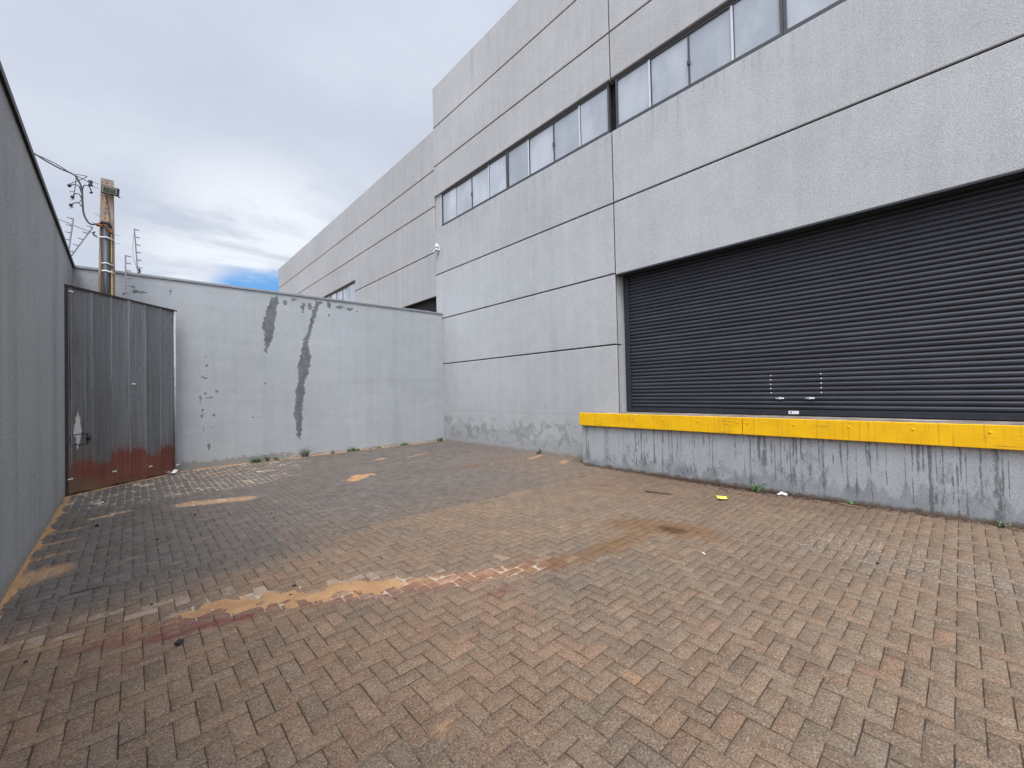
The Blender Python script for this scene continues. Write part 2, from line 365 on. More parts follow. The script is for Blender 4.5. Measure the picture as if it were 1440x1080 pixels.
# ------------------------------------------------------------------ mesh helpers
class MB:
    def __init__(s): s.v = []; s.f = []
    def quad(s, *p):
        i = len(s.v); s.v += [tuple(q) for q in p]; s.f.append(tuple(range(i, i + len(p))))
    def box(s, x0, x1, y0, y1, z0, z1):
        i = len(s.v)
        s.v += [(x0, y0, z0), (x1, y0, z0), (x1, y1, z0), (x0, y1, z0), (x0, y0, z1), (x1, y0, z1), (x1, y1, z1), (x0, y1, z1)]
        s.f += [tuple(i + k for k in q) for q in ((3, 2, 1, 0), (4, 5, 6, 7), (0, 1, 5, 4), (1, 2, 6, 5), (2, 3, 7, 6), (3, 0, 4, 7))]
        return s
    def frustum(s, b, t):
        """b, t: four points each, counter-clockwise seen from above"""
        i = len(s.v); s.v += [tuple(p) for p in b] + [tuple(p) for p in t]
        s.f += [tuple(i + k for k in q) for q in ((3, 2, 1, 0), (4, 5, 6, 7), (0, 1, 5, 4), (1, 2, 6, 5), (2, 3, 7, 6), (3, 0, 4, 7))]
        return s
    def panel(s, xf, xb, y0, y1, z0, z1, c=.010):
        """slab seen from -x with chamfered front arrises"""
        i = len(s.v); xc = xf + c
        fr = [(xf, y0 + c, z0 + c), (xf, y1 - c, z0 + c), (xf, y1 - c, z1 - c), (xf, y0 + c, z1 - c)]
        md = [(xc, y0, z0), (xc, y1, z0), (xc, y1, z1), (xc, y0, z1)]
        bk = [(xb, y0, z0), (xb, y1, z0), (xb, y1, z1), (xb, y0, z1)]
        s.v += fr + md + bk
        s.f.append((i, i + 3, i + 2, i + 1)); s.f.append((i + 8, i + 9, i + 10, i + 11))
        for k in range(4):
            n = (k + 1) % 4
            s.f.append((i + k, i + n, i + 4 + n, i + 4 + k)); s.f.append((i + 4 + k, i + 4 + n, i + 8 + n, i + 8 + k))
        return s
    def tube(s, pts, r, n=8, cap=True, sq=1.0):
        pts = [Vector(p) for p in pts]; rings = []
        rs = r if isinstance(r, (list, tuple)) else [r] * len(pts)
        prev = None
        for k, p in enumerate(pts):
            d = (pts[min(k + 1, len(pts) - 1)] - pts[max(k - 1, 0)]).normalized()
            ref = Vector((0, 0, 1)) if abs(d.z) < .9 else Vector((0, 1, 0))
            if prev is None: a = d.cross(ref).normalized()
            else: a = (prev - d * prev.dot(d)).normalized()
            prev = a; b = d.cross(a)
            i = len(s.v)
            for q in range(n):
                t = 2 * math.pi * q / n
                s.v.append(tuple(p + (a * math.cos(t) + b * math.sin(t) * sq) * rs[k]))
            rings.append(i)
        for k in range(len(rings) - 1):
            for q in range(n):
                w = (q + 1) % n
                s.f.append((rings[k] + q, rings[k] + w, rings[k + 1] + w, rings[k + 1] + q))
        if cap:
            s.f.append(tuple(rings[0] + q for q in reversed(range(n)))); s.f.append(tuple(rings[-1] + q for q in range(n)))
        return s
    def ball(s, c, rx, ry, rz, nu=16, nv=10):
        i = len(s.v)
        for a in range(1, nv):
            t = math.pi * a / nv
            for k in range(nu):
                p = 2 * math.pi * k / nu
                s.v.append((c[0] + rx * math.sin(t) * math.cos(p), c[1] + ry * math.sin(t) * math.sin(p), c[2] + rz * math.cos(t)))
        top = len(s.v); s.v.append((c[0], c[1], c[2] + rz)); s.v.append((c[0], c[1], c[2] - rz))
        for a in range(nv - 2):
            for k in range(nu):
                w = (k + 1) % nu
                s.f.append((i + a * nu + k, i + (a + 1) * nu + k, i + (a + 1) * nu + w, i + a * nu + w))
        for k in range(nu):
            w = (k + 1) % nu
            s.f.append((top, i + k, i + w)); s.f.append((top + 1, i + (nv - 2) * nu + w, i + (nv - 2) * nu + k))
        return s
    def build(s, name, material, parent=None, smooth=False, bevel=0.0, seg=2):
        me = bpy.data.meshes.new(name); me.from_pydata(s.v, [], s.f); me.update()
        return link(name, me, material, parent, smooth, bevel, seg)

def link(name, me, material, parent=None, smooth=False, bevel=0.0, seg=2):
    o = bpy.data.objects.new(name, me); COL.objects.link(o)
    for mm in (material if isinstance(material, list) else [material]): me.materials.append(mm)
    if parent: o.parent = parent
    if smooth: me.polygons.foreach_set('use_smooth', [True] * len(me.polygons))
    if bevel:
        b = o.modifiers.new('bevel', 'BEVEL'); b.width = bevel; b.segments = seg; b.limit_method = 'ANGLE'
    return o

def tag(o, label=None, cat=None, group=None, kind=None):
    if label: o['label'] = label
    if cat: o['category'] = cat
    if group: o['group'] = group
    if kind: o['kind'] = kind
    return o
def empty(name, loc=(0, 0, 0), rz=0.0):
    o = bpy.data.objects.new(name, None); COL.objects.link(o); o.location = loc; o.rotation_euler = (0, 0, rz); o.empty_display_size = .2
    return o

# value noise for the attribute fields (numpy)
_T = rng.random((256, 256))
def vn(x, y, s, seed=0):
    x = np.asarray(x, float) * s + seed * 17.3; y = np.asarray(y, float) * s + seed * 9.1
    i = np.floor(x).astype(int); j = np.floor(y).astype(int); u = x - i; v = y - j
    u = u * u * (3 - 2 * u); v = v * v * (3 - 2 * v)
    g = lambda a, b: _T[a % 256, b % 256]
    return (g(i, j) * (1 - u) + g(i + 1, j) * u) * (1 - v) + (g(i, j + 1) * (1 - u) + g(i + 1, j + 1) * u) * v
def fbm(x, y, s, o=4, seed=0):
    r = 0; a = .5; t = 0
    for k in range(o): r = r + a * vn(x, y, s * 2 ** k, seed + k); t += a; a *= .5
    return r / t
def sst(v, lo, hi):
    t = np.clip((np.asarray(v, float) - lo) / (hi - lo), 0, 1); return t * t * (3 - 2 * t)
def seg_d(x, y, a, b):
    ax, ay = a; bx, by = b; dx, dy = bx - ax, by - ay; L = dx * dx + dy * dy + 1e-12
    t = np.clip(((x - ax) * dx + (y - ay) * dy) / L, 0, 1)
    return np.hypot(x - ax - t * dx, y - ay - t * dy)
def line_d(x, y, pts):
    d = seg_d(x, y, pts[0], pts[1])
    for k in range(1, len(pts) - 1): d = np.minimum(d, seg_d(x, y, pts[k], pts[k + 1]))
    return d
def poly_sdf(x, y, pts):
    d = line_d(x, y, pts + [pts[0]]); ins = np.zeros(np.shape(x), bool)
    n = len(pts)
    for k in range(n):
        (x1, y1), (x2, y2) = pts[k], pts[(k + 1) % n]
        c = ((y1 > y) != (y2 > y)) & (x < (x2 - x1) * (y - y1) / (y2 - y1 + 1e-12) + x1)
        ins ^= c
    return np.where(ins, d, -d)

def grid_mesh(name, P, nu, nv, attrs, material, parent=None, smooth=False, keep=None):
    """P: (nu*nv,3) row-major points"""
    i = np.arange((nu - 1) * (nv - 1)); a = (i // (nv - 1)) * nv + i % (nv - 1)
    q = np.stack([a, a + nv, a + nv + 1, a + 1], 1)
    if keep is not None: q = q[keep[q].any(1)]
    used = np.unique(q); mp = np.full(nu * nv, -1); mp[used] = np.arange(len(used)); q = mp[q]; P = P[used]
    me = bpy.data.meshes.new(name)
    me.vertices.add(len(P)); me.vertices.foreach_set('co', P.astype(np.float32).ravel())
    me.loops.add(q.size); me.loops.foreach_set('vertex_index', q.astype(np.int32).ravel())
    me.polygons.add(len(q)); me.polygons.foreach_set('loop_start', (np.arange(len(q)) * 4).astype(np.int32))
    me.update(calc_edges=True)
    for k, v in attrs.items():
        me.attributes.new(k, 'FLOAT', 'POINT').data.foreach_set('value', np.asarray(v)[used].astype(np.float32))
    me.validate()
    return link(name, me, material, parent, smooth)

# ------------------------------------------------------------------ fields of the yard floor
def seam_y(x): return 5.09 - .045 * x
SAND = [  # (polyline, half width, strength)
    ([(.40, 4.05), (.72, 3.82), (1.00, 3.66), (1.30, 3.47), (1.58, 3.32)], .105, .95),
    ([(3.10, 7.98), (3.32, 8.10), (3.52, 8.16)], .15, 1.0),
]
DUST = [  # thin dust that only tints the blocks
    ([(.62, 8.05), (.95, 7.93), (1.30, 7.80)], .17, 1.25), ([(-.80, 5.72), (-.60, 5.90)], .20, 1.15), ([(-.42, 8.10), (-.08, 8.25)], .06, .95),
    ([(1.70, 3.25), (1.95, 3.08), (2.25, 2.92), (2.66, 2.72)], .13, .85), ([(1.3, 3.45), (1.75, 3.2)], .16, .6),
    ([(4.45, 9.80), (4.62, 9.90)], .13, .8), ([(5.15, 9.55), (5.75, 9.75)], .10, .65), ([(6.9, 6.95), (7.5, 7.15)], .09, .8), ([(7.0, 6.0), (7.3, 6.2)], .12, .8),
    ([(-.80, 6.4), (-.55, 6.5)], .10, .6), ([(-.80, 7.0), (-.5, 7.1)], .07, .7), ([(-.8, 7.55), (-.5, 7.65)], .06, .65), ([(-.25, 8.0), (-.2, 8.35)], .05, .6),
    ([(1.05, 10.75), (1.55, 10.95)], .08, .8), ([(1.2, 10.45), (1.5, 10.5)], .06, .7), ([(2.9, 11.0), (3.3, 11.1)], .05, .6),
]
EDGE = [  # drifts along the feet of the walls
    ([(-.80, 2.5), (-.80, 6), (-.84, 10.25)], .045, .95),
    ([(-.86, 10.25), (.72, 11.66)], .05, 1.0),
    ([(.72, 11.72), (2.2, 11.86), (3.6, 11.88), (5.2, 11.88), (7.7, 11.88)], .075, .9),
]
def sand_field(x, y):
    f = np.full(np.shape(x), -1.0)
    wx = x + .15 * (fbm(x, y, 5, 4, 3) - .5) * 2; wy = y + .15 * (fbm(x, y, 5, 4, 5) - .5) * 2
    for pts, w, s in SAND:
        d = line_d(wx, wy, pts)
        f = np.maximum(f, s - d / w + (fbm(x, y, 13, 4, 8) - .5) * 1.9)
    for pts, w, s in EDGE:
        d = line_d(wx * .5 + x * .5, wy * .5 + y * .5, pts)
        f = np.maximum(f, s - d / w + (fbm(x, y, 3.2, 3, 9) - .5) * 1.3)
    return f
def und(x, y): return .016 * (fbm(x, y, .45, 2, 21) - .5) + .010 * (fbm(x, y, 1.6, 2, 23) - .5)

def floor_attrs(x, y):
    n = fbm(x, y, 1.1, 4, 31) - .5
    s = seam_y(x)
    lo = np.where(x < 1.2, s - .75 - .15 * np.clip(1.2 - x, 0, 2) + .55 * n, s - .75 + .5 * n + .72 * sst(x, 1.2, 2.4))
    rear = sst(y, lo, np.where(x < 1.2, s - .05, s - .02) + .001)
    rear = np.where(x > 1.2, np.where(y > s, .70 + .30 * sst(y, s, s + 1.6), np.where(x > 2.4, 0, np.clip(rear * (2.4 - x) / 1.2, 0, 1))), rear)
    rear = rear * (1 - .55 * sst(x, 4.2, 6.8) * sst(-y, -10.5, -6))
    f = sand_field(x, y)
    dust = np.clip(.5 + f * .30, 0, 1) * .75
    dust = np.maximum(dust, .55 * np.exp(-(line_d(x, y, [(-.75, 4.35), (-.05, 3.97), (.5, 3.9), (1.6, 3.25), (2.7, 2.7)]) / .16) ** 2) - .06)
    for pts, w_, a_ in DUST: dust = np.maximum(dust, a_ * np.exp(-(line_d(x, y, pts) / w_) ** 2))
    for cx, cy, r, a in ((.2, 2.9, .6, .24), (1.0, 2.3, .6, .22), (1.10, 1.72, .07, .75), (2.05, 1.30, .10, .6), (.95, 2.7, .25, .28), (2.1, 2.45, .35, .26), (1.9, 1.75, .3, .22), (.3, 2.6, .25, .25), (7.0, 4.9, .45, .35), (6.6, 5.0, .4, .25), (5.6, 5.2, .3, .2), (2.9, 1.9, .2, .2)):  # first two spots paint front-left pavers lighter, offsetting the left wall's shade
        dust = np.maximum(dust, a * np.exp(-((x - cx) ** 2 + (y - cy) ** 2) / r ** 2))
    red = .80 * np.exp(-(line_d(x, y, [(.10, 3.72), (.35, 3.70), (.62, 3.60)]) / .075) ** 2)
    red = np.maximum(red, .45 * np.exp(-(line_d(x, y, [(-.35, 3.55), (.1, 3.5)]) / .10) ** 2))
    red = np.maximum(red, .50 * np.exp(-(line_d(x, y, [(-.2, 3.95), (.6, 3.75), (1.9, 3.05), (2.9, 2.62)]) / .22) ** 2))
    red = np.maximum(red, .5 * np.exp(-(line_d(x, y, [(2.1, 2.55), (2.25, 2.6)]) / .1) ** 2))
    wet = 1.15 * np.exp(-(((x - 4.52) / .20) ** 2 + ((y - 2.27) / .26) ** 2))
    wet = np.maximum(wet, .62 * np.exp(-(line_d(x, y, [(4.35, 2.75), (4.55, 2.3), (4.62, 2.0)]) / .28) ** 2))
    wet = np.maximum(wet, .55 * np.exp(-(line_d(x, y, [(2.6, 2.75), (3.3, 2.5), (4.3, 2.45)]) / .16) ** 2))
    wet = np.maximum(wet, .55 * np.exp(-(((x - 5.44) / .3) ** 2 + ((y - 7.3) / .25) ** 2)))
    mud = sst(x, 5.9, 6.7) * sst(y, -.2, 1.4) * (1 - sst(y, 4.0, 5.6)) * .9
    mud = np.maximum(mud, .95 * sst(x, 6.85, 7.08) * (1 - sst(y, 5.0, 5.6)))
    mud = np.maximum(mud, .5 * sst(x, 4.9, 6.0) * sst(y, 1.6, 2.4) * (1 - sst(y, 4.2, 5.2)))
    crust = .8 * sst(x, 4.2, 4.9) * (1 - sst(x, 5.5, 6.1)) * sst(y, -1.6, -.6) * (1 - sst(y, 1.0, 2.0)) + .5 * np.exp(-(((x - 5.3) / .7) ** 2 + ((y - 3.5) / .6) ** 2))
    band = np.exp(-(line_d(x, y, [(-.7, 4.4), (.5, 4.1), (1.7, 3.3), (3.0, 2.6)]) / .28) ** 2)
    pale = .34 * sst(-y, -3.2, -1.0) * sst(-x, -2.6, -.8) + .28 * band
    return dict(rear=np.clip(rear, 0, 1), dust=dust, red=red, wet=wet, mud=np.clip(mud, 0, 1), crust=np.clip(crust, 0, 1), pale=pale), band

# ------------------------------------------------------------------ pavement: every paver a bevelled block in one mesh
def pavement():
    U = .0985; g = .0017
    V = []; F = []; A = {k: [] for k in ('rear', 'dust', 'red', 'wet', 'mud', 'crust', 'pale', 'tone', 'hue')}
    nx, ny = 5, 3
    base_q = [(i * ny + j, (i + 1) * ny + j, (i + 1) * ny + j + 1, i * ny + j + 1) for i in range(nx - 1) for j in range(ny - 1)]
    ring = [i * ny for i in range(nx)] + [(nx - 1) * ny + j for j in range(1, ny)] + [i * ny + ny - 1 for i in range(nx - 2, -1, -1)] + [j for j in range(ny - 2, 0, -1)]
    nr = len(ring)
    off = 0
    ox, oy = 1.3185, 1.7375
    cells = []
    i0, i1 = int((-1.05 - ox) / U) - 1, int((7.75 - ox) / U) + 1
    j0, j1 = int((-4.4 - oy) / U) - 1, int((12.0 - oy) / U) + 1
    for i in range(i0, i1):
        for j in range(j0, j1):
            k = (i - j) % 4
            if k == 0: cells.append((ox + i * U, oy + j * U, 0))
            elif k == 1: cells.append((ox + i * U, oy + j * U, 1))
    out = []
    for (x, y, h) in cells:
        w, l = (2 * U, U) if h else (U, 2 * U)
        if x + w / 2 > 7.16 and y < 5.5: continue
        out.append((x, y, x + w, y + l, h))
    # cut the blocks along the seam between the two laying fields; the far field is shifted by half a block
    fin = []
    for (x0, y0, x1, y1, h) in out:
        s = seam_y((x0 + x1) / 2)
        if y1 <= s + .01: fin.append((x0, y0, x1, y1, h))
        elif y0 < s - .025: fin.append((x0, y0, x1, min(y1, s), h))
    for (x0, y0, x1, y1, h) in out:
        x0 += .05; x1 += .05; y0 += .04; y1 += .04
        s = seam_y((x0 + x1) / 2)
        if y0 >= s - .01: fin.append((x0, y0, x1, y1, h))
        elif y1 > s + .025: fin.append((x0, max(y0, s), x1, y1, h))
    for (x0, y0, x1, y1, h) in fin:
        cx, cy = (x0 + x1) / 2, (y0 + y1) / 2
        a = random.gauss(0, .006); dx, dy = random.gauss(0, .0008), random.gauss(0, .0008)
        c = .0035; gg = g + random.uniform(-.0008, .0012)
        lx, ly = (x1 - x0) / 2 - gg, (y1 - y0) / 2 - gg
        if h: us, vs = np.linspace(-1, 1, nx), np.linspace(-1, 1, ny)
        else: us, vs = np.linspace(-1, 1, ny), np.linspace(-1, 1, nx)
        if h: uu, vv = np.meshgrid(us, vs, indexing='ij')
        else:
            vv, uu = np.meshgrid(vs, us, indexing='ij'); uu = -uu     # keeps the winding upward
        uu = uu.ravel(); vv = vv.ravel()
        dz = random.gauss(0, .0011); tx, ty = random.gauss(0, .009), random.gauss(0, .009)
        px, py = uu * (lx - c), vv * (ly - c)
        cr = .0016 * np.abs(uu) ** 4 + .0016 * np.abs(vv) ** 4 
        pz = dz + px * tx + py * ty - cr + (np.random.default_rng(off).random(len(px)) - .5) * .0012
        sgx, sgy = np.sign(np.round(uu, 3)), np.sign(np.round(vv, 3))
        edgx = np.abs(uu) > .999; edgy = np.abs(vv) > .999
        r = np.array(ring)
        qx, qy = px[r] + np.where(edgx[r], sgx[r] * c, 0), py[r] + np.where(edgy[r], sgy[r] * c, 0)
        X = np.concatenate([px, qx, qx]); Y = np.concatenate([py, qy, qy])
        Z = np.concatenate([pz, pz[r] - .0035, np.full(nr, -.055)])
        ca, sa = math.cos(a), math.sin(a)
        X, Y = cx + dx + X * ca - Y * sa, cy + dy + X * sa + Y * ca
        Z = Z + np.where(Z > -.05, und(X, Y), 0)
        V.append(np.stack([X, Y, Z], 1))
        b0 = off; b1 = off + len(px); b2 = b1 + nr
        F += [tuple(b0 + t for t in q) for q in base_q]
        for t in range(nr):
            w = (t + 1) % nr
            F.append((b1 + t, b1 + w, b0 + ring[w], b0 + ring[t])); F.append((b2 + t, b2 + w, b1 + w, b1 + t))
        fa, band = floor_attrs(X, Y)
        bc = float(band.mean()); palex = 0
        if random.random() < .10 + .34 * bc: palex = random.uniform(.1, .28) + .55 * bc * random.random()
        if bc < .3 and random.random() < .7: palex *= .35
        for k in fa: A[k].append(fa[k])
        A['pale'][-1] = A['pale'][-1] + palex
        A['tone'].append(np.full(len(X), random.gauss(1.0, .065) + palex * .30))
        A['hue'].append(np.full(len(X), max(0, min(1, random.gauss(.62 if cx < 2.2 else .22, .3)))))
        off += len(X)
    nblk = len(F)
    V = np.concatenate(V); A = {k: np.concatenate(v) for k, v in A.items()}
    # bedding in the joints
    bx = np.arange(-1.05, 7.85, .05); by = np.arange(-4.4, 12.05, .05); gx, gy = np.meshgrid(bx, by, indexing='ij'); gx = gx.ravel(); gy = gy.ravel()
    dst = np.zeros(len(gx))
    for pts, w_, a_ in DUST: dst = np.maximum(dst, a_ * np.exp(-(line_d(gx, gy, pts) / (w_ * 1.3)) ** 2))
    fill = .55 * dst + .62 * sst(gy, 7.2, 9.5) * (1 - sst(gx, 1.5, 4.2)) + .44 * sst(-gy, -3.2, -1.4) * (1 - sst(gx, .8, 2.8)) + .25 * np.exp(-(line_d(gx, gy, [(.4, 4), (1.7, 3.2), (3, 2.6)]) / .4) ** 2) + .55 * sst(sand_field(gx, gy), -1.0, 0) + .22 * sst(gy, 8.5, 11) 
    gz = und(gx, gy) - .0068 + .0035 * sst(fill, .3, .6)
    nb = len(gx); ny2 = len(by); i = np.arange((len(bx) - 1) * (ny2 - 1)); a = (i // (ny2 - 1)) * ny2 + i % (ny2 - 1)
    q = np.stack([a, a + ny2, a + ny2 + 1, a + 1], 1) + off
    me = bpy.data.meshes.new('pavement')
    VV = np.concatenate([V, np.stack([gx, gy, gz], 1)]); FF = np.concatenate([np.array(F), q])
    me.vertices.add(len(VV)); me.vertices.foreach_set('co', VV.astype(np.float32).ravel())
    me.loops.add(FF.size); me.loops.foreach_set('vertex_index', FF.astype(np.int32).ravel())
    me.polygons.add(len(FF)); me.polygons.foreach_set('loop_start', (np.arange(len(FF)) * 4).astype(np.int32))
    me.polygons.foreach_set('material_index', np.concatenate([np.zeros(nblk), np.ones(len(q))]).astype(np.int32))
    me.update(calc_edges=True)
    for k, v in A.items(): me.attributes.new(k, 'FLOAT', 'POINT').data.foreach_set('value', np.concatenate([v, np.zeros(nb)]).astype(np.float32))
    me.attributes.new('fill', 'FLOAT', 'POINT').data.foreach_set('value', np.concatenate([np.zeros(len(V)), fill]).astype(np.float32))
    o = link('pavement', me, [M['paver'], M['jointsoil']])
    tag(o, 'worn herringbone concrete paver yard, brown in front and grey toward the gate', 'pavement', kind='structure')
pavement()

g = MB(); g.quad((-400, -400, -.06), (400, -400, -.06), (400, 400, -.06), (-400, 400, -.06))
tag(g.build('ground', M['ground']), 'bare earth ground around and beyond the paved yard', 'ground', kind='structure')

def sand():
    st = .022; xs = np.arange(-.9, 7.78, st); ys = np.arange(2.3, 11.92, st)
    gx, gy = np.meshgrid(xs, ys, indexing='ij'); gx = gx.ravel(); gy = gy.ravel()
    f = sand_field(gx, gy)
    hgt = np.where(f > 0, np.minimum(f, .7) * .011, f * .02) + (fbm(gx, gy, 18, 3, 40) - .5) * .006 + (rng.random(len(gx)) - .5) * .0022 - .0008
    z = und(gx, gy) + np.maximum(hgt, -.009)
    o = grid_mesh('sand', np.stack([gx, gy, z], 1), len(xs), len(ys), {}, M['sand'], smooth=True, keep=f > -.32)
    tag(o, 'loose orange sand drifted in patches on the pavers and along the wall feet', 'sand', kind='stuff')
sand()

# ------------------------------------------------------------------ warehouses
def windows_band(parent, x, ys, z0, z1, name='window', gm='glass', strips=(), lock=(), thick=.045):
    """ys: mullion positions from high y (left) to low y (right); frame mesh is the part, panes / strips / latches its sub-parts"""
    f = MB(); yl, yr = ys[0], ys[-1]; t = thick
    f.box(x - .012, x + .09, yr, yl, z0, z0 + t * 2); f.box(x, x + .09, yr, yl, z1 - t, z1)
    f.box(x, x + .09, yl - t, yl, z0 + t * 2, z1 - t); f.box(x, x + .09, yr, yr + t, z0 + t * 2, z1 - t)
    f.box(x + .012, x + .03, yr + t, yl - t, z1 - t * 1.9, z1 - t - .002)
    for k in lock: f.box(x + .022, x + .06, ys[k] - .014, ys[k] + .014, z0 + t * 2, z1 - t)
    w = f.build(name, M['frame'], parent, bevel=.003)
    for k in range(len(ys) - 1):
        a, b = ys[k], ys[k + 1]; inset = .045 if k % 4 in (1, 2) else .030
        p = MB(); p.box(x + inset, x + inset + .008, b + .004, a - .004, z0 + t * 2 - .01, z1 - t - .01)
        p.build('pane', M[gm], w)
    for k in strips:
        p = MB(); p.box(x + .016, x + .028, ys[k] - .004, ys[k] + .036, z0 + t * 2, z1 - t)
        p.build('edge_strip', M['strip'], w)
        p = MB(); p.box(x + .020, x + .05, ys[k] - .020, ys[k] - .006, z0 + t * 2, z1 - t)
        p.build('stile', M['rail'], w)
    for k in lock:
        p = MB(); zz = z0 + (z1 - z0) * .46; p.box(x + .002, x + .03, ys[k] - .028, ys[k] + .028, zz - .045, zz + .045)
        p.build('latch', M['frame'], w, bevel=.006)
    return w

def shutter(parent, x, y0, y1, z0, z1, pitch=.075, locks=True):
    r = empty('roller_shutter'); r.parent = parent
    m = MB(); n = int((z1 + .12 - z0 - .10) / pitch) + 1
    prof = [(-.002, 0.0), (-.002, .006), (.004, .009)]
    for k in range(9):
        t = k / 8; prof.append((.004 + .017 * math.sin(math.pi * (.06 + .88 * t)) ** .8, .011 + .056 * t))
    prof += [(.002, .069), (-.002, .072)]
    prof = [(-.012, 0), (-.012, .008)] + [(.001 + .018 * math.sin(math.pi * (k / 10) ** .9) ** .62, .010 + .061 * k / 10) for k in range(0, 11)] + [(-.012, .073)]
    rows = []
    for s in range(n):
        for d, z in prof: rows.append((x - d, z0 + .10 + s * pitch + z))
    seg = 8
    vs = []; fs = []
    for k in range(seg + 1):
        y = y1 + (y0 - y1) * k / seg
        for (xx, zz) in rows: vs.append((xx, y, zz))
    L = len(rows)
    for k in range(seg):
        for q in range(L - 1): fs.append((k * L + q, (k + 1) * L + q, (k + 1) * L + q + 1, k * L + q + 1))
    m.v = vs; m.f = fs
    m.build('slat_curtain', M['slat'], r, smooth=False)
    b = MB(); b.box(x - .018, x + .02, y0 + .002, y1 - .002, z0 + .004, z0 + .096); b.build('bottom_bar', M['rail'], r, bevel=.004)
    for (a, c) in ((y1 - .045, y1 + .065), (y0 - .065, y0 + .045)):
        q = MB(); q.box(x - .045, x + .03, a, c, z0 + .001, z1 + .02); q.build('guide_rail', M['rail'], r, bevel=.004)
    h = MB(); h.box(x - .20, x - .05, y0 - .06, y1 + .06, z1 - .012, z1 + .25); h.build('soffit_shade_box', M['dark_gap'], r)  # black box added under the lintel to paint the soffit's shade
    if locks:
        for yy in (2.09, 1.665):
            q = MB(); zz = z0 + .287; xx = x - .028
            q.tube([(xx, yy - .063, zz), (xx, yy - .058, zz), (xx, yy + .058, zz), (xx, yy + .063, zz)], [.006, .011, .011, .006], 8)
            q.tube([(xx + .012, yy, zz), (xx - .012, yy, zz), (xx - .016, yy, zz)], [.021, .021, .014], 12)
            q.build('lock_handle', M['chrome'], r, smooth=True)
        for yy in (2.222, 1.512):
            for k in range(5):
                q = MB(); q.ball((x - .018, yy + random.uniform(-.004, .004), z0 + .379 + .075 * k),   .007, .0125, .0125, 10, 6); q.build('rivet', M['chrome'], r, smooth=True)
        q = MB(); q.box(x - .0195, x - .0185, 1.825, 1.972, z0 + .026, z0 + .078); q.build('sticker', M['white'], r)
        q = MB(); q.box(x - .0205, x - .020, 1.925, 1.945, z0 + .040, z0 + .066); q.build('sticker_mark', M['frame'], r)
    return r

def warehouse_main():
    w = empty('warehouse', (D, 5.0, 0)); w.matrix_world.translation = Vector((0, 0, 0)); w.location = (0, 0, 0)
    j = .007; jz = .016
    lo = MB(); hi = MB()
    zs = [0, 2.588, 4.14, 5.695, 7.275]
    bays = [(5.06, 12.27), (-2.08, 5.045), (-9.2, -2.095)]
    for bi, (y0, y1) in enumerate(bays):
        for a, b in zip(zs[:-1], zs[1:]):
            if bi == 1 and b < 4.2: continue
            if bi == 2 and b < 4.2 and a > 0: pass
            aa = 4.115 if (bi == 1 and a > 4.1 and a < 4.2) else a + jz
            lo.panel(D, D + .2, y0 + j, y1 - j, (-.05 if a == 0 else aa), b - (jz if b < 7 else 0))
        for a, b in ((8.455, 9.495), (9.495, 10.86), (10.86, 12.27)):
            hi.panel(D, D + .2, y0 + j, y1 - j, a + (jz if a > 8.5 else 0), b - (jz if b < 12 else 0))
    # door bay: pieces left and right of the opening
    for a, b in zip((0, 2.588), (2.588, 4.115)):
        lo.panel(D, D + .2, -2.08 + j, -1.32, (-.05 if a == 0 else a + jz), b - (jz if b < 4 else 0))
    lo.box(D, D + .2, -1.30, 5.04, -.05, 1.05)
    lo.build('lower_wall', M['facade'], w); hi.build('upper_wall', M['facade_top'], w)
    bk = MB()
    for z in (2.588, 4.14): bk.box(D + .028, D + .15, 5.08, 12.25, z - .03, z + .03)
    for z in (5.695, 9.495, 10.86): bk.box(D + .028, D + .15, -9.1, 12.25, z - .03, z + .03)
    for y in (5.0525, -2.0875):
        for a, b in ((4.2, 7.2), (8.5, 12.2)): bk.box(D + .030, D + .148, y - .03, y + .03, a, b)
    bk.build('joint_sealant', M['joint'], w)
    lt = MB(); lt.box(D + .006, D + .2, -1.28, 5.03, 4.092, 4.113); lt.build('soffit_shade_plate', M['rail'], w)  # dark plate added as the shadow line beneath the lintel
    sl = MB(); sl.box(D + .045, D + .064, 5.0635, 5.09, 1.1, 4.11); sl.build('jamb_seal', M['joint'], w)
    # column behind the door jamb, reveals and rear of the window band
    for (a, b) in ((5.052, 5.5), (-1.9, -1.325)):
        c = MB(); c.box(D + .198, D + .46, a, b, 1.0, 4.3); c.build('door_jamb', M['facade'], w)
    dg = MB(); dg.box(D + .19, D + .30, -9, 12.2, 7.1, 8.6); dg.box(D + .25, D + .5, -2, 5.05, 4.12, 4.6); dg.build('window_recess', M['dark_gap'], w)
    fl = MB(); fl.box(D + .06, D + .18, 11.885, 12.262, 7.28, 8.45); fl.build('recess_infill', M['facade_top'], w)
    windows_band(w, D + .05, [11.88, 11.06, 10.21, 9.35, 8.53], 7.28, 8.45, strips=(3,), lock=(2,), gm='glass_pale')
    windows_band(w, D + .05, [8.525, 7.67, 6.79, 5.95, 5.125], 7.28, 8.45, strips=(1, 3), lock=(2,))
    windows_band(w, D + .05, [4.955, 4.145, 3.352, 2.557, 1.80], 7.28, 8.45, strips=(1, 3), lock=(2,))
    windows_band(w, D + .05, [1.795, .99, .19, -.61, -1.40], 7.28, 8.45, strips=(1, 3), lock=(2,))
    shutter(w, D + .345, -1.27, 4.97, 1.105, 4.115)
    rf = MB(); rf.box(D + .2, D + 26, -9.2, 12.27, 11.6, 11.8); rf.box(D + .205, D + 26, 12.07, 12.265, -.05, 12.27); rf.box(D + .205, D + 26, -9.2, -9.0, -.05, 12.27); rf.box(D + 25.8, D + 26, -9.0, 12.07, -.05, 12.27)
    rf.build('roof', M['roofing'], w)
    tag(w, 'tall grey panelled warehouse with a black roller shutter above the yellow dock edge', 'warehouse')
    return w
warehouse_main()

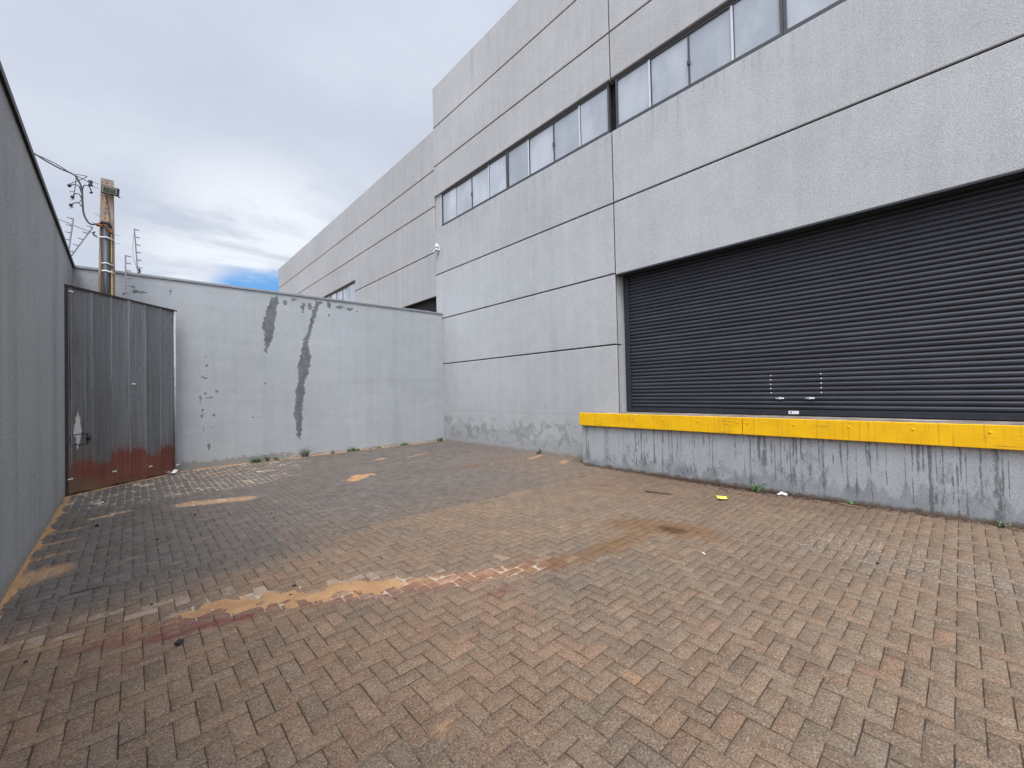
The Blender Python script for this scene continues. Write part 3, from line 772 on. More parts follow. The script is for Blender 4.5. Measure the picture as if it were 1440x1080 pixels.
def warehouse_far():
    w = empty('warehouse'); x = D + .02; j = .008; jz = .016
    wl = MB()
    rows = [(6.53, 8.14), (8.14, 9.42), (9.42, 10.84)]
    for (y0, y1) in ((12.29, 19.37), (19.37, 26.4), (26.4, 33.25)):
        for a, b in rows:
            if y0 > 19 and a < 7: wl.panel(x, x + .2, y0 + j, y1 - j, 7.07, b - jz); continue
            wl.panel(x, x + .2, y0 + j, y1 - j, a + jz, b - jz)
    wl.panel(x, x + .2, 12.30, 19.36, 4.99, 6.53 - jz)
    wl.panel(x, x + .2, 18.4, 19.36, -.05, 4.98)
    for (y0, y1) in ((19.38, 26.39), (26.41, 33.25)): wl.panel(x, x + .2, y0, y1, -.05, 5.85)
    wl.build('wall', M['far'], w)
    bk = MB()
    for z in (8.14, 9.42): bk.box(x + .028, x + .15, 12.35, 33.1, z - .03, z + .03)
    bk.box(x + .028, x + .15, 12.35, 19.3, 6.50, 6.56)
    for y in (19.37, 26.4): bk.box(x + .031, x + .148, y - .03, y + .03, 5.9, 10.7)
    bk.build('joint_sealant', M['joint'], w)
    dg = MB(); dg.box(x + .19, x + .3, 19.4, 33.0, 5.6, 7.4); dg.build('window_recess', M['dark_gap'], w)
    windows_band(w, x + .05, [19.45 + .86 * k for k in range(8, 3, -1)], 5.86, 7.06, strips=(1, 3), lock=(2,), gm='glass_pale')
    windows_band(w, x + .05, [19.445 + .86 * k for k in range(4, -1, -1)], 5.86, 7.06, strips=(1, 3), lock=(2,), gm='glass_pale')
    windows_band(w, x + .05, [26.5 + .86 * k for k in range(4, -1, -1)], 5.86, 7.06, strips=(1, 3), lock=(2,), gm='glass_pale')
    shutter(w, x + .27, 12.42, 18.3, 1.105, 4.985, locks=False)
    rf = MB(); rf.box(x + .2, x + 26, 12.29, 33.25, 10.3, 10.5); rf.box(x + .205, x + 26, 33.05, 33.245, -.05, 10.84); rf.box(x + 25.8, x + 26, 12.29, 33.05, -.05, 10.84)
    rf.build('roof', M['roofing'], w)
    tag(w, 'lower grey panelled warehouse behind the stained boundary wall, beyond the white security camera', 'warehouse')
warehouse_far()

# ------------------------------------------------------------------ loading dock
def dock():
    d = empty('loading_dock', (0, 0, 0)); x = 7.15; y0, y1 = -2.5, 5.565; zt = 1.098
    st = .011; ys = np.arange(y0, y1 + 1e-6, (y1 - y0) / round((y1 - y0) / st)); zs = np.linspace(-.05, .93, 78)
    gy, gz = np.meshgrid(ys, zs, indexing='ij'); gy = gy.ravel(); gz = gz.ravel()
    top = .862
    hb = .09 + .16 * fbm(ys, ys * 0, .9, 3, 50) + .06 * fbm(ys, ys * 0, 5, 2, 51)
    S1 = np.zeros((len(ys), len(zs)))
    Z = np.broadcast_to(zs, S1.shape); Yg = gy.reshape(S1.shape)
    rr = np.random.default_rng(5)
    cl = [5.3, 4.85, 4.2, 4.1, 3.6, 3.2, 2.9, 2.35, 2.1, 1.75, 1.5, 1.2, .75, .25, -.1, -.25]
    pk = hb.copy()
    for k in range(270):
        yc = rr.uniform(y0, y1 - .1) if k < 150 else rr.choice(cl) + rr.normal(0, .11)
        w = rr.choice([.003, .0045, .007, .011, .02], p=[.38, .3, .18, .10, .04]); L = rr.uniform(.3, .95) if rr.random() < .8 else .12; st_ = rr.uniform(.4, 1.0)
        wob = .014 * (fbm(zs, zs * 0 + k, 3, 3, 60 + k % 7) - .5)
        d_ = np.abs(ys[:, None] - yc - wob[None, :])
        ww = w * (.8 + 2.6 * (fbm(zs, zs * 0 + k * 3, 7, 2, 70) ** 2) + 1.6 * sst(-zs, -.45, -.1))[None, :]
        a = np.exp(-(d_ / ww) ** 2) * st_ * sst(Z, top - L - .05, top - L + .12) * (0.45 + .85 * fbm(zs, zs * 0 + k, 9, 2, 80)[None, :])
        S1 = np.maximum(S1, a)
        if L > .4 and rr.random() < .7: pk = np.maximum(pk, (.12 + .26 * st_ * rr.random()) * np.exp(-(np.abs(ys - yc) / (.03 + 5 * w)) ** 1.3) + hb * .75)
    rag = fbm(gy * 1.0, gz * .45, 16, 4, 90).reshape(S1.shape) - .5
    low = sst(pk[:, None] - Z + .16 * rag, -.05, .07)
    damp = np.maximum(low * .62, .36 * sst(hb[:, None] * 1.9 - Z + .3 * rag, -.1, .12))
    damp = damp * (.55 + .6 * fbm(gy, gz * .4, 6, 3, 93).reshape(S1.shape))
    bl = np.zeros_like(S1)
    for (by, bz, ry, rz) in ((4.35, .40, .16, .22), (4.1, .28, .26, .16), (2.75, .28, .20, .16), (1.55, .52, .18, .12), (1.35, .36, .10, .2), (.75, .40, .08, .16), (.15, .42, .07, .34), (-.12, .33, .08, .24), (3.4, .2, .32, .14), (2.2, .33, .14, .2), (1.9, .3, .2, .14), (4.75, .2, .2, .1)):
        q = 1 - ((Yg - by) / ry) ** 2 - ((Z - bz) / rz) ** 2
        n2 = fbm(gy, gz * .38, 20, 4, 95).reshape(S1.shape) - .5
        bl = np.maximum(bl, sst(np.clip(q, -2, .6) + 4.2 * n2, .05, .75) * sst(q, -1.2, .2) * .46)
    core = sst(pk[:, None] * .62 - Z + .14 * (fbm(gy, gz, 7, 4, 97).reshape(S1.shape) - .45), -.03, .06) * .30 * sst(fbm(gy, gy * 0, 1.6, 2, 98).reshape(S1.shape), .4, .6)
    S1 = np.maximum(np.maximum(S1, core), bl)
    P = np.stack([np.full(len(gy), x), gy, gz], 1)
    o = grid_mesh('platform_face', P[:, :], len(ys), len(zs), {'stain': S1.ravel(), 'damp': damp.ravel()}, M['dock'], d)
    b = MB(); b.box(x + .004, D - .003, y0, y1, -.05, zt - .012); b.build('platform', M['dock_core'], d)
    t = MB(); t.box(x - .002, D + .325, y0, 5.035, zt - .010, zt); t.box(x - .002, D - .002, 5.035, y1 + .002, zt - .010, zt); t.build('platform_top', M['docktop'], d)
    for (a, c) in ((5.592, 2.362), (2.352, -.90), (-.91, -2.5)):
        f = MB(); f.box(x - .062, x - .001, c, a, .852, 1.118); p = f.build('bumper_board', M['bumper'], d, bevel=.006)
        n = max(2, int((a - c) / .62))
        for k in range(n + 1):
            yy = c + .07 + (a - c - .14) * k / n
            q = MB(); q.tube([(x - .060, yy, 1.035), (x - .069, yy, 1.035), (x - .073, yy, 1.035)], [.014, .012, .006], 10)
            q.build('bolt', M['bumper'], p, smooth=True)
    tag(d, 'concrete loading dock with a yellow timber edge and dark drip stains, below the black shutter', 'loading dock')
dock()

# ------------------------------------------------------------------ boundary walls
def back_wall():
    w = empty('boundary_wall', (0, 0, 0)); x0, x1 = -1.05, 7.775; H = 4.295
    nx, nz = int((x1 - x0) / .02), 216
    xs = np.linspace(x0, x1, nx); zs = np.linspace(-.05, H, nz)
    gx, gz = np.meshgrid(xs, zs, indexing='ij'); gx = gx.ravel(); gz = gz.ravel()
    P1 = [(2.63, 4.16), (2.76, 4.2), (2.79, 4.06), (2.73, 3.76), (2.68, 3.44), (2.67, 3.24), (2.59, 2.97), (2.5, 2.71), (2.45, 2.82), (2.45, 3.25), (2.4, 3.36), (2.44, 3.56), (2.53, 3.86)]
    P2 = [(3.7, 4.21), (3.86, 4.2), (3.75, 4.0), (3.66, 3.68), (3.56, 3.28), (3.49, 3.0), (3.56, 2.64), (3.49, 2.24), (3.38, 1.94), (3.4, 1.76), (3.34, 1.52), (3.31, 1.04), (3.31, .69), (3.23, .4), (3.17, .64), (3.17, .93), (3.1, 1.09), (3.16, 1.47), (3.16, 1.76), (3.24, 2.06), (3.22, 2.36), (3.31, 2.78), (3.36, 3.08), (3.48, 3.36), (3.57, 3.77)]
    p = np.maximum(poly_sdf(gx, gz, P1), poly_sdf(gx, gz, P2))
    for cx, cz, rx, rz in ((2.94, 4.06, .06, .06), (3.38, 4.0, .05, .11), (3.55, 4.05, .05, .08), (4.05, 4.13, .055, .08), (4.35, 4.10, .09, .05), (4.62, 4.09, .08, .035), (4.85, 4.06, .03, .02), (3.15, 4.17, .05, .02),
                           (1.29, 2.58, .025, .014), (1.27, 2.37, .02, .02), (1.16, 2.1, .022, .014), (1.27, 2.07, .035, .018), (1.24, 1.71, .022, .016), (1.33, 1.62, .04, .012), (1.14, 1.56, .018, .045), (1.18, 1.33, .025, .05), (1.38, 1.21, .035, .022), (1.37, .93, .026, .014), (1.2, .86, .016, .03), (1.3, .46, .014, .045), (2.47, 1.95, .02, .012), (1.45, 1.79, .012, .035), (2.23, 1.11, .03, .008), (1.17, 1.2, .015, .04),
                           (.62, 4.02, .035, .05), (.10, 3.92, .10, .028), (.02, 4.03, .04, .02), (-.12, 3.85, .04, .02), (4.05, 3.85, .02, .02), (3.2, 3.45, .012, .012)):
        q = 1 - np.sqrt(((gx - cx) / rx) ** 2 + ((gz - cz) / rz) ** 2)
        p = np.maximum(p, q * min(rx, rz) + .004)
    p = np.where((p > -.12), p, -.2)
    damp = (1 - sst(gz, .05, .34)) * (1 - .75 * sst(gx, 2.4, 4.0)) * .8
    damp = np.maximum(damp, .6 * (1 - sst(gz, .02, .12)))
    grid_mesh('wall_face', np.stack([gx, np.full(len(gx), BW), gz], 1), nx, nz, {'peel': p, 'damp': damp}, M['back'], w)
    b = MB(); b.box(x0, x1, BW + .004, BW + .2, -.05, H); b.build('wall_core', M['left'], w)
    c = MB(); c.box(x0 - .02, x1, BW - .028, BW + .23, H + .001, H + .030); c.box(x0 - .02, x1, BW - .030, BW - .026, H - .022, H + .028); c.build('coping', M['coping'], w, bevel=.003)
    s = MB()
    for k in range(90):
        xx = 4.9 + k * .031 if k < 80 else -.75 + (k - 80) * .12
        s.tube([(xx, BW + .05, H + .03), (xx + random.uniform(-.01, .01), BW + .05, H + (.055 if k < 80 else .12))], .004, 4)
    s.build('spike_strip', M['strap'], w)
    tag(w, 'pale grey rendered boundary wall with two dark peeled runs, closing the far end of the yard', 'wall')
back_wall()

def left_wall():
    w = empty('boundary_wall', (0, 0, 0)); H = 4.29
    X = lambda y: -.73 - .012 * y
    ya, yb = -4.0, 12.1
    m = MB(); m.frustum([(X(ya) - .2, ya, -.05), (X(ya), ya, -.05), (X(yb), yb, -.05), (X(yb) - .2, yb, -.05)], [(X(ya) - .2, ya, H), (X(ya), ya, H), (X(yb), yb, H), (X(yb) - .2, yb, H)])
    m.build('wall', M['left'], w)
    c = MB(); c.frustum([(X(ya) - .23, ya, H + .002), (X(ya) + .028, ya, H + .002), (X(yb) + .028, yb, H + .002), (X(yb) - .23, yb, H + .002)], [(X(ya) - .23, ya, H + .036), (X(ya) + .028, ya, H + .036), (X(yb) + .028, yb, H + .036), (X(yb) - .23, yb, H + .036)])
    c.frustum([(X(ya) + .024, ya, H - .03), (X(ya) + .030, ya, H - .03), (X(yb) + .030, yb, H - .03), (X(yb) + .024, yb, H - .03)], [(X(ya) + .024, ya, H + .034), (X(ya) + .030, ya, H + .034), (X(yb) + .030, yb, H + .034), (X(yb) + .024, yb, H + .034)])
    c.build('coping', M['coping_dark'], w)
    tag(w, 'shaded grey rendered boundary wall with a dark coping along the left side of the yard', 'wall')
left_wall()

# ------------------------------------------------------------------ gate across the corner
def gate():
    u = Vector((.7413, .6712, 0)); ang = math.atan2(u.y, u.x)
    g = empty('gate', (-.866, 10.268, 0), ang); L = 2.115
    zt = lambda x: 3.595 - .022 * x
    m = MB(); seams = [.085, .42, .747, 1.075, 1.40, 1.72, 2.045]
    pts = []
    for a, b in zip(seams[:-1], seams[1:]):
        w = b - a
        pts += [(a + .000, -.014), (a + .010, -.018), (a + .024, -.018), (a + .034, 0)]
        k = 1; n = 5
        for k in range(1, n): 
            c = a + .034 + (w - .034) * k / n
            pts += [(c - .012, 0), (c - .006, -.0045), (c + .006, -.0045), (c + .012, 0)]
    pts.append((seams[-1], 0))
    rows = [.025] + [.3 * k for k in range(1, 12)]
    V = []; F = []
    np_ = len(pts)
    for k, z in enumerate(rows + [None]):
        for (x, y) in pts:
            zz = z if z is not None else zt(x) - .02
            V.append((x, y + .006 * math.sin(zz * 2.1 + x * 3) + .004 * math.sin(zz * 5 + x * 11), zz + (.012 * math.sin(x * 9) if k == 0 else 0)))
    for k in range(len(rows)):
        for q in range(np_ - 1): F.append((k * np_ + q, k * np_ + q + 1, (k + 1) * np_ + q + 1, (k + 1) * np_ + q))
    m.v, m.f = V, F
    sh = m.build('sheet_panel', M['gate'], g)
    so = sh.modifiers.new('thick', 'SOLIDIFY'); so.thickness = .004; so.offset = 1
    p = MB(); p.box(0.0, .055, -.02, .05, .01, zt(0)); p.build('hinge_post', M['gate_post'], g, bevel=.004)
    p = MB(); p.box(.056, .084, -.012, .03, .02, zt(0) - .03); p.build('cover_strip', M['gate'], g)
    p = MB(); p.tube([(2.075, -.008, .02), (2.075, -.008, zt(2.07) - .01)], .021, 10); p.build('closing_tube', M['gate_tube'], g, smooth=True)
    p = MB(); p.box(2.05, 2.11, .016, .05, .02, zt(2.1) - .02); p.build('closing_post', M['gate_post'], g, bevel=.004)
    p = MB(); p.frustum([(-.01, -.026, zt(0) - .022), (2.115, -.026, zt(2.1) - .022), (2.115, .05, zt(2.1) - .022), (-.01, .05, zt(0) - .022)], [(-.01, -.026, zt(0) + .012), (2.115, -.026, zt(2.1) + .012), (2.115, .05, zt(2.1) + .012), (-.01, .05, zt(0) + .012)]); p.build('top_rail', M['gate_top'], g)
    for z in (.28, 1.9, 3.3):
        p = MB(); p.box(.06, 2.05, .03, .07, z - .02, z + .02); p.build('back_rail', M['gate_post'], g)
    for (x, z) in ((.785, .276), (1.487, .24), (.073, .283), (1.153, 1.922), (2.10, .16), (.09, 3.50)):
        p = MB(); p.box(x - .035, x + .04, -.030, -.020, z - .010, z + .014); p.build('fixing_tab', M['strap'], g, bevel=.003)
    p = MB()
    fr = [(.08, 1.035), (.35, 1.035), (.35, .850), (.085, .865), (.08, 1.035)]
    for a, b in zip(fr[:-1], fr[1:]): p.tube([(a[0], -.012, a[1]), (b[0], -.012, b[1])], .006, 6)
    p.build('latch_frame', M['black'], g)
    p = MB(); p.tube([(.352, -.01, .955), (.352, -.05, .955)], .026, 10); p.tube([(.352, -.045, .99), (.352, -.05, .91)], .012, 8); p.build('latch_knob', M['black'], g, smooth=True)
    p = MB(); p.tube([(2.03, -.026, 3.52), (.74, -.026, 1.225)], .0018, 5); p.build('stay_wire', M['rod'], g)
    tag(g, 'tall galvanised sheet metal gate with rusty red foot, set across the left corner', 'gate')
gate()

# ------------------------------------------------------------------ utility pole
def pole():
    Y = 11.3
    p = empty('utility_pole', (-.385, Y, 0))
    m = MB(); w = lambda z: (.166 - .0125 * z); 
    def sec(z, cx): a = w(z); return [(cx - a, -a * .8, z), (cx + a, -a * .8, z), (cx + a, a * .8, z), (cx - a, a * .8, z)]
    m.frustum(sec(-.05, -.012), sec(5.96, .030)); s = m.build('shaft', M['pole'], p, bevel=.012)
    for z, dx in ((5.87, .03), (5.60, .015), (5.48, .02), (5.37, .012), (5.27, .002), (5.17, -.006), (5.10, -.008)):
        yy = -w(z) * .8; h = MB(); h.tube([(dx, yy - .003, z), (dx, yy + .01, z)], .011, 10); h.build('bolt_hole', M['black'], s)
    c = MB(); c.tube([(.014, -.185, -.02), (.014, -.160, 3.6), (.012, -.145, 4.98)], [.047, .047, .046], 16); c.build('conduit', M['conduit'], p, smooth=True)
    f = MB()
    for k in range(26): f.ball((-.115 + .0085 * k + random.uniform(-.012, .012), -.165 + abs(k - 13) * .004 + random.uniform(-.03, .01), 5.035 - .0042 * k + random.uniform(-.05, .012)), random.uniform(.014, .030), .026, random.uniform(.012, .026), 10, 7)
    f.build('sealing_foam', M['foam'], p, smooth=True)
    f = MB(); f.tube([(-.075, -.09, 5.03), (-.03, -.14, 5.07), (.045, -.15, 5.06), (.085, -.11, 5.0)], [.02, .035, .035, .02], 10); f.build('conduit_cap', M['cable'], p, smooth=True)
    y = MB(); y.box(.080, .100, -.150, -.120, 3.0, 4.16); y.box(.078, .092, -.135, -.10, 4.30, 4.95); y.build('yellow_lath', M['yellow_lath'], p)
    for z, r in ((4.765, .012), (4.26, .012), (4.11, .016)):
        q = MB(); q.tube([(-.125 if z > 4.5 else -.045, -.095, z + .005), (-.036, -.17, z), (.014, -.212, z - .002), (.062, -.18, z - .008), (.118, -.095, z - .012)], r * .8, 8, sq=1.4); q.build('strap', M['strap'], p, smooth=True)
    wv = MB(); wv.tube([(-.05, -.115, 4.98), (-.06, -.12, 4.6), (-.045, -.12, 4.3), (-.06, -.125, 3.9), (-.055, -.125, 3.2)], .007, 6); wv.tube([(.02, -.08, 5.62), (.045, -.09, 5.4), (.06, -.1, 5.15), (.08, -.12, 5.0)], .006, 6); wv.build('drop_cable', M['cable'], p)
    hk = MB(); hk.tube([(-.10, -.10, 4.77), (-.155, -.11, 4.79), (-.165, -.11, 4.83), (-.15, -.11, 4.855), (-.135, -.11, 4.85)], .014, 8); hk.build('cable_hook', M['cable'], p, smooth=True)
    for z in (4.86, 4.70):
        pn = MB(); pn.tube([(.10, -.1, z), (.20, -.11, z + .004)], .005, 5); pn.build('tie_pin', M['rod'], p)
    for z, x in ((5.02, -.14), (5.2, -.10)):
        pn = MB(); pn.tube([(-.06, -.1, z - .03), (x - .04, -.12, z + .02)], .005, 5); pn.build('tie_pin', M['rod'], p)
    # floodlight: housing, glass, bracket
    fl = MB(); fl.box(-.125, .125, -.035, .035, -.078, .078); fo = fl.build('floodlight', M['black'], p, bevel=.008)
    fo.location = (.078, -.175, 5.70); fo.rotation_euler = (R(12), R(8), R(-14))
    q = MB(); q.box(-.106, .106, -.0405, -.036, -.060, .060); q.build('bezel', M['bezel'], fo, bevel=.003)
    q = MB(); q.box(-.092, .092, -.0445, -.0412, -.048, .048); q.build('lamp_glass', M['lamp_glass'], fo)
    q = MB(); q.box(-.02, .02, .035, .075, -.03, .03); q.build('bracket', M['black'], fo)
    q = MB(); q.tube([(.12, 0, -.07), (.15, .0, -.085)], .012, 8); q.build('bracket_knob', M['black'], fo)
    # insulator on its stirrup
    q = MB()
    for dz in (.0, -.085): q.tube([(-.09, -.06, 5.82 + dz), (-.20, -.07, 5.845 + dz)], .006, 6)
    q.build('stirrup', M['rod'], p)
    q = MB(); q.tube([(-.20, -.07, 5.745), (-.20, -.07, 5.76), (-.20, -.07, 5.79), (-.20, -.07, 5.82), (-.20, -.07, 5.85)], [.030, .036, .022, .036, .030], 12); q.build('insulator', M['cable'], p, smooth=True)
    tag(p, 'weathered concrete utility pole with floodlight and dark conduit, rising behind the metal gate', 'pole')
    return p
M['lamp_glass'] = plain('lamp_glass', (.075, .075, .06), .3, 0, .6, 16, spec=.25); M['bezel'] = plain('floodlight_bezel', (.33, .33, .32), .6, 0, .1)
pole()

def cables():
    Y = 11.28
    P = lambda x, z, dy=0: (x, Y + dy, z)
    c = empty('service_cable', (-.7, Y, 5.8))
    def tb(name, pts, r, m=M['cable'], n=6):
        # smooth the polyline
        q = [Vector(p) - Vector(c.location) for p in pts]; o = []
        for k in range(len(q) - 1):
            p0, p1, p2, p3 = q[max(k - 1, 0)], q[k], q[k + 1], q[min(k + 2, len(q) - 1)]
            for t in (0, .25, .5, .75):
                o.append(.5 * ((2 * p1) + (p2 - p0) * t + (2 * p0 - 5 * p1 + 4 * p2 - p3) * t * t + (3 * p1 - p0 - 3 * p2 + p3) * t ** 3))
        o.append(q[-1]); b = MB(); b.tube(o, r, n); return b.build(name, m, c, smooth=True)
    tb('overhead_line', [P(-9, 8.6, 3), P(-4, 7.05, 1), P(-1.8, 6.33), P(-1.37, 6.16), P(-1.17, 6.05), P(-.99, 5.965), P(-.86, 5.93), P(-.79, 5.90)], .014)
    tb('overhead_line', [P(-1.25, 6.11), P(-1.08, 6.05), P(-.95, 5.985), P(-.86, 5.93)], .008)
    tb('anchor_wire', [P(-.79, 5.90), P(-.70, 5.87), P(-.585, 5.82)], .007)
    tb('lead', [P(-.79, 5.90), P(-.76, 5.84), P(-.72, 5.74), P(-.70, 5.60), P(-.695, 5.40), P(-.68, 5.20), P(-.63, 5.06), P(-.57, 5.02), P(-.50, 5.05), P(-.44, 5.06)], .016)
    tb('lead', [P(-.70, 5.55), P(-.74, 5.70), P(-.80, 5.72), P(-.86, 5.69)], .009)
    tb('lead', [P(-.70, 5.45), P(-.735, 5.55), P(-.79, 5.55), P(-.82, 5.49)], .009)
    tb('lead', [P(-.70, 5.32), P(-.75, 5.385), P(-.80, 5.37), P(-.84, 5.33)], .009)
    tb('lead', [P(-.70, 5.48), P(-.74, 5.40), P(-.80, 5.37)], .006)
    tb('lead', [P(-.70, 5.60), P(-.685, 5.72), P(-.65, 5.76), P(-.60, 5.74), P(-.575, 5.65)], .009)
    tb('lead', [P(-.79, 5.92), P(-.70, 5.935), P(-.63, 5.935)], .006)
    tb('lead', [P(-.63, 5.935), P(-.70, 5.86), P(-.80, 5.77), P(-.86, 5.71)], .006)
    tb('lead', [P(-.78, 5.89), P(-.785, 5.75), P(-.80, 5.60), P(-.82, 5.49)], .006)
    for (x, z) in ((-.865, 5.685), (-.825, 5.48), (-.845, 5.32), (-.575, 5.64)):
        b = MB(); v = Vector(P(x, z)) - Vector(c.location); r = .030 if x < -.6 else .018
        b.tube([v + Vector((.02, 0, .012)), v + Vector((.005, 0, .004)), v + Vector((-.012, 0, -.012)), v + Vector((-.03, 0, -.012))], [r * .5, r, r, r * .4], 10); b.build('connector', M['black'], c, smooth=True)
    for (x, z) in ((-.84, 5.575), (-.835, 5.42), (-.84, 5.265)):
        b = MB(); v = Vector(P(x, z)) - Vector(c.location); b.tube([v - Vector((.03, 0, .008)), v + Vector((.03, 0, .014))], .009, 6); b.build('clamp', M['rod'], c)
    tag(c, 'dark overhead service cable with looped leads and clamps ending at the pole top', 'cable')
    c2 = empty('stay_wire', (-.8, Y, 4.9)); b = MB(); b.tube([(-3.2, .6, .95), (-.25, .05, .13), (.27, -.02, -.06)], .006, 5); b.build('wire', M['cable'], c2)
    tag(c2, 'thin wire running from behind the left wall to the hook halfway down the pole', 'wire')
cables()

# ------------------------------------------------------------------ electric fence posts
def fence_post(base, top, label, n, side, hang=False):
    b = Vector(base); t = Vector(top); d = t - b
    o = empty('fence_post', base)
    m = MB(); m.tube([(0, 0, 0), tuple(d)], .0115, 6); m.build('rod', M['rod'], o)
    s = Vector(side).normalized()
    for k in range(n):
        q = d * (1 - (k + .06) / n)
        i = MB(); i.tube([q, q + s * .03, q + s * .05, q + s * .078], [.009, .014, .009, .013], 7); i.build('insulator', M['rod'] if not (hang and k > 3) else M['strap'], o, smooth=True)
    if hang:
        m = MB(); m.tube([(.01, -.01, .03), (-.055, -.02, .12), (-.04, -.01, -.01)], .004, 5); m.build('tail_wire', M['rod'], o)
    tag(o, label, 'fence post', 'electric fence posts'); return o
fence_post((-.863, 11.0, 4.31), (-.798, 11.0, 4.985), 'upright insulator rod on the left wall coping, left of the leaning rod', 5, (-1, 0, .1))
fence_post((-.868, 11.3, 4.31), (-.560, 11.3, 4.975), 'leaning insulator rod slanting from the left wall toward the pole', 5, (-1, 0, .25))
fence_post((-.095, 10.99, 3.58), (-.098, 11.02, 4.455), 'upright insulator rod standing on the top rail of the gate', 6, (1, 0, -.1))
o = fence_post((.09, 11.96, 4.32), (.035, 11.96, 5.30), 'tall insulator rod with a slack wire on the coping of the back wall', 6, (1, 0, -.15))
m = MB(); m.tube([(.0, 0, .05), (-.075, -.02, .35), (-.08, -.02, .6), (-.055, 0, .93)], .004, 5); m.build('slack_wire', M['rod'], o)
m = MB(); m.tube([(.0, 0, 0), (.03, 0, .06), (.02, 0, .12)], .02, 6); m.build('foot_clip', M['cable'], o)

# ------------------------------------------------------------------ security camera
def seccam():
    c = empty('security_camera', (D, 12.03, 6.56))
    b = MB(); b.box(-.035, -.001, -.05, .05, -.06, .10); b.build('wall_bracket', M['white'], c, bevel=.008)
    b = MB(); b.ball((-.085, .0, .085), .062, .062, .085, 16, 10); b.build('dome', M['white'], c, smooth=True)
    b = MB(); b.tube([(-.085, 0, .005), (-.085, 0, -.03)], .04, 14); b.build('collar', M['frame'], c, smooth=True)
    b = MB(); b.ball((-.095, -.005, -.055), .06, .06, .052, 16, 10); b.build('ball_head', M['white'], c, smooth=True)
    b = MB(); b.tube([(-.130, -.035, -.075), (-.152, -.048, -.095)], .027, 12); b.build('lens', M['black'], c, smooth=True)
    b = MB(); b.tube([(-.10, .04, -.06), (-.11, .115, -.075), (-.115, .16, -.09)], [.025, .034, .036], 12); b.build('lamp_arm', M['white'], c, smooth=True)
    tag(c, 'small white dome security camera on the facade near the back wall', 'camera')
seccam()

# ------------------------------------------------------------------ weeds, each plant its own mesh of curved leaves
def weed(x, y, w, h, n, label, mt='leaf', broad=.25, seed=1, depth=.10):
    r = random.Random(seed); m = MB(); tone = []; n = int(n * .9)
    hub = [(r.gauss(0, .3) * w, r.uniform(.5, 1.1)) for _ in range(max(2, int(w / .09)))]
    for k in range(n):
        a = r.uniform(0, 2 * math.pi); rad = abs(r.gauss(0, .45)); hb = r.choice(hub); bx = hb[0] + math.cos(a) * rad * w * .14; by = math.sin(a) * rad * depth * .6
        L = h * r.uniform(.35, 1.1) * hb[1]; lean = r.uniform(.15, .9); da = r.uniform(0, 2 * math.pi)
        dx, dy = math.cos(da), math.sin(da) * .6; wd = (r.uniform(.016, .034) if r.random() < broad else r.uniform(.004, .010))
        if wd > .015: L *= .7
        sx, sy = -math.sin(da), math.cos(da); i = len(m.v); tv = r.random(); S_ = 5
        for s in range(S_ + 1):
            t = s / S_; ww = wd * (math.sin(math.pi * min(.97, .12 + .86 * t)) if wd > .015 else (1 - t * .92))
            px = bx + dx * lean * L * t ** 1.5; py = by + dy * lean * L * t ** 1.5; pz = L * (t - .42 * lean * t * t)
            for sg in (-1, 1):
                m.v.append((px + sg * sx * ww * .5, py + sg * sy * ww * .5, max(pz + (.004 if sg > 0 else 0), .001))); tone.append(min(1, max(0, tv + .2 * t - .1)))
        for s in range(S_): m.f.append((i + 2 * s, i + 2 * s + 1, i + 2 * s + 3, i + 2 * s + 2))
    # small leaves along stems
    for k in range(n):
        hb = r.choice(hub); bx = hb[0] + r.gauss(0, .2) * w * .6; by = r.gauss(0, .4) * depth * .6; bz = h * hb[1] * abs(r.gauss(.3, .25)); a = r.uniform(0, 6.28); e = r.uniform(-.3, .9); L = r.uniform(.018, .045)
        d = Vector((math.cos(a) * math.cos(e), math.sin(a) * math.cos(e), math.sin(e))); sd = d.cross(Vector((0, 0, 1))).normalized() * L * .3
        p = Vector((bx, by, max(bz, .01))); i = len(m.v); tv = r.random()
        for q in (p, p + d * L * .5 + sd, p + d * L, p + d * L * .5 - sd): m.v.append((q.x, q.y, max(q.z, .002))); tone.append(tv)
        m.f.append((i, i + 1, i + 2, i + 3))
    o = m.build('weed', M[mt]); o.location = (x, y, .0)
    o.data.attributes.new('tone', 'FLOAT', 'POINT').data.foreach_set('value', tone)
    tag(o, label, 'weed', 'weeds sprouting from the joints')
weed(2.36, 11.80, .42, .26, 130, 'broad leafy green weed at the wall foot, left of the long peeled run', broad=.6, seed=2)
weed(3.30, 11.80, .26, .36, 120, 'tall grey green grassy weed at the wall foot below the long peeled run', 'leaf_dry', .1, 3)
weed(4.05, 11.82, .14, .20, 34, 'tiny sparse weed on orange sand between the grassy tuft and the flat green patch', 'leaf_dry', .3, 4)
weed(4.78, 11.80, .40, .17, 130, 'low flat green weed patch at the middle of the back wall foot', broad=.6, seed=5)
weed(5.30, 11.82, .30, .09, 44, 'thin straggling low weed just right of the flat green patch', broad=.3, seed=6)
weed(6.25, 11.80, .42, .15, 110, 'wide low green weed at the right part of the back wall foot', broad=.5, seed=7)
weed(7.42, 11.78, .20, .24, 70, 'small upright weed in the corner where back wall meets the warehouse', broad=.5, seed=8)
weed(7.66, 7.35, .24, .20, 50, 'sparse weed at the foot of the warehouse wall, left of the dock', 'leaf_dry', .4, 9)
weed(7.06, 2.16, .30, .17, 120, 'bright green weed at the foot of the stained loading dock', broad=.65, seed=10, depth=.16)
weed(7.10, 1.02, .20, .05, 40, 'flat little weed at the dock foot beside the brown twig', broad=.4, seed=12)
weed(7.09, -.27, .16, .06, 40, 'tiny pale weed at the dock foot near the right edge of the yard', 'leaf_dry', .4, 11)

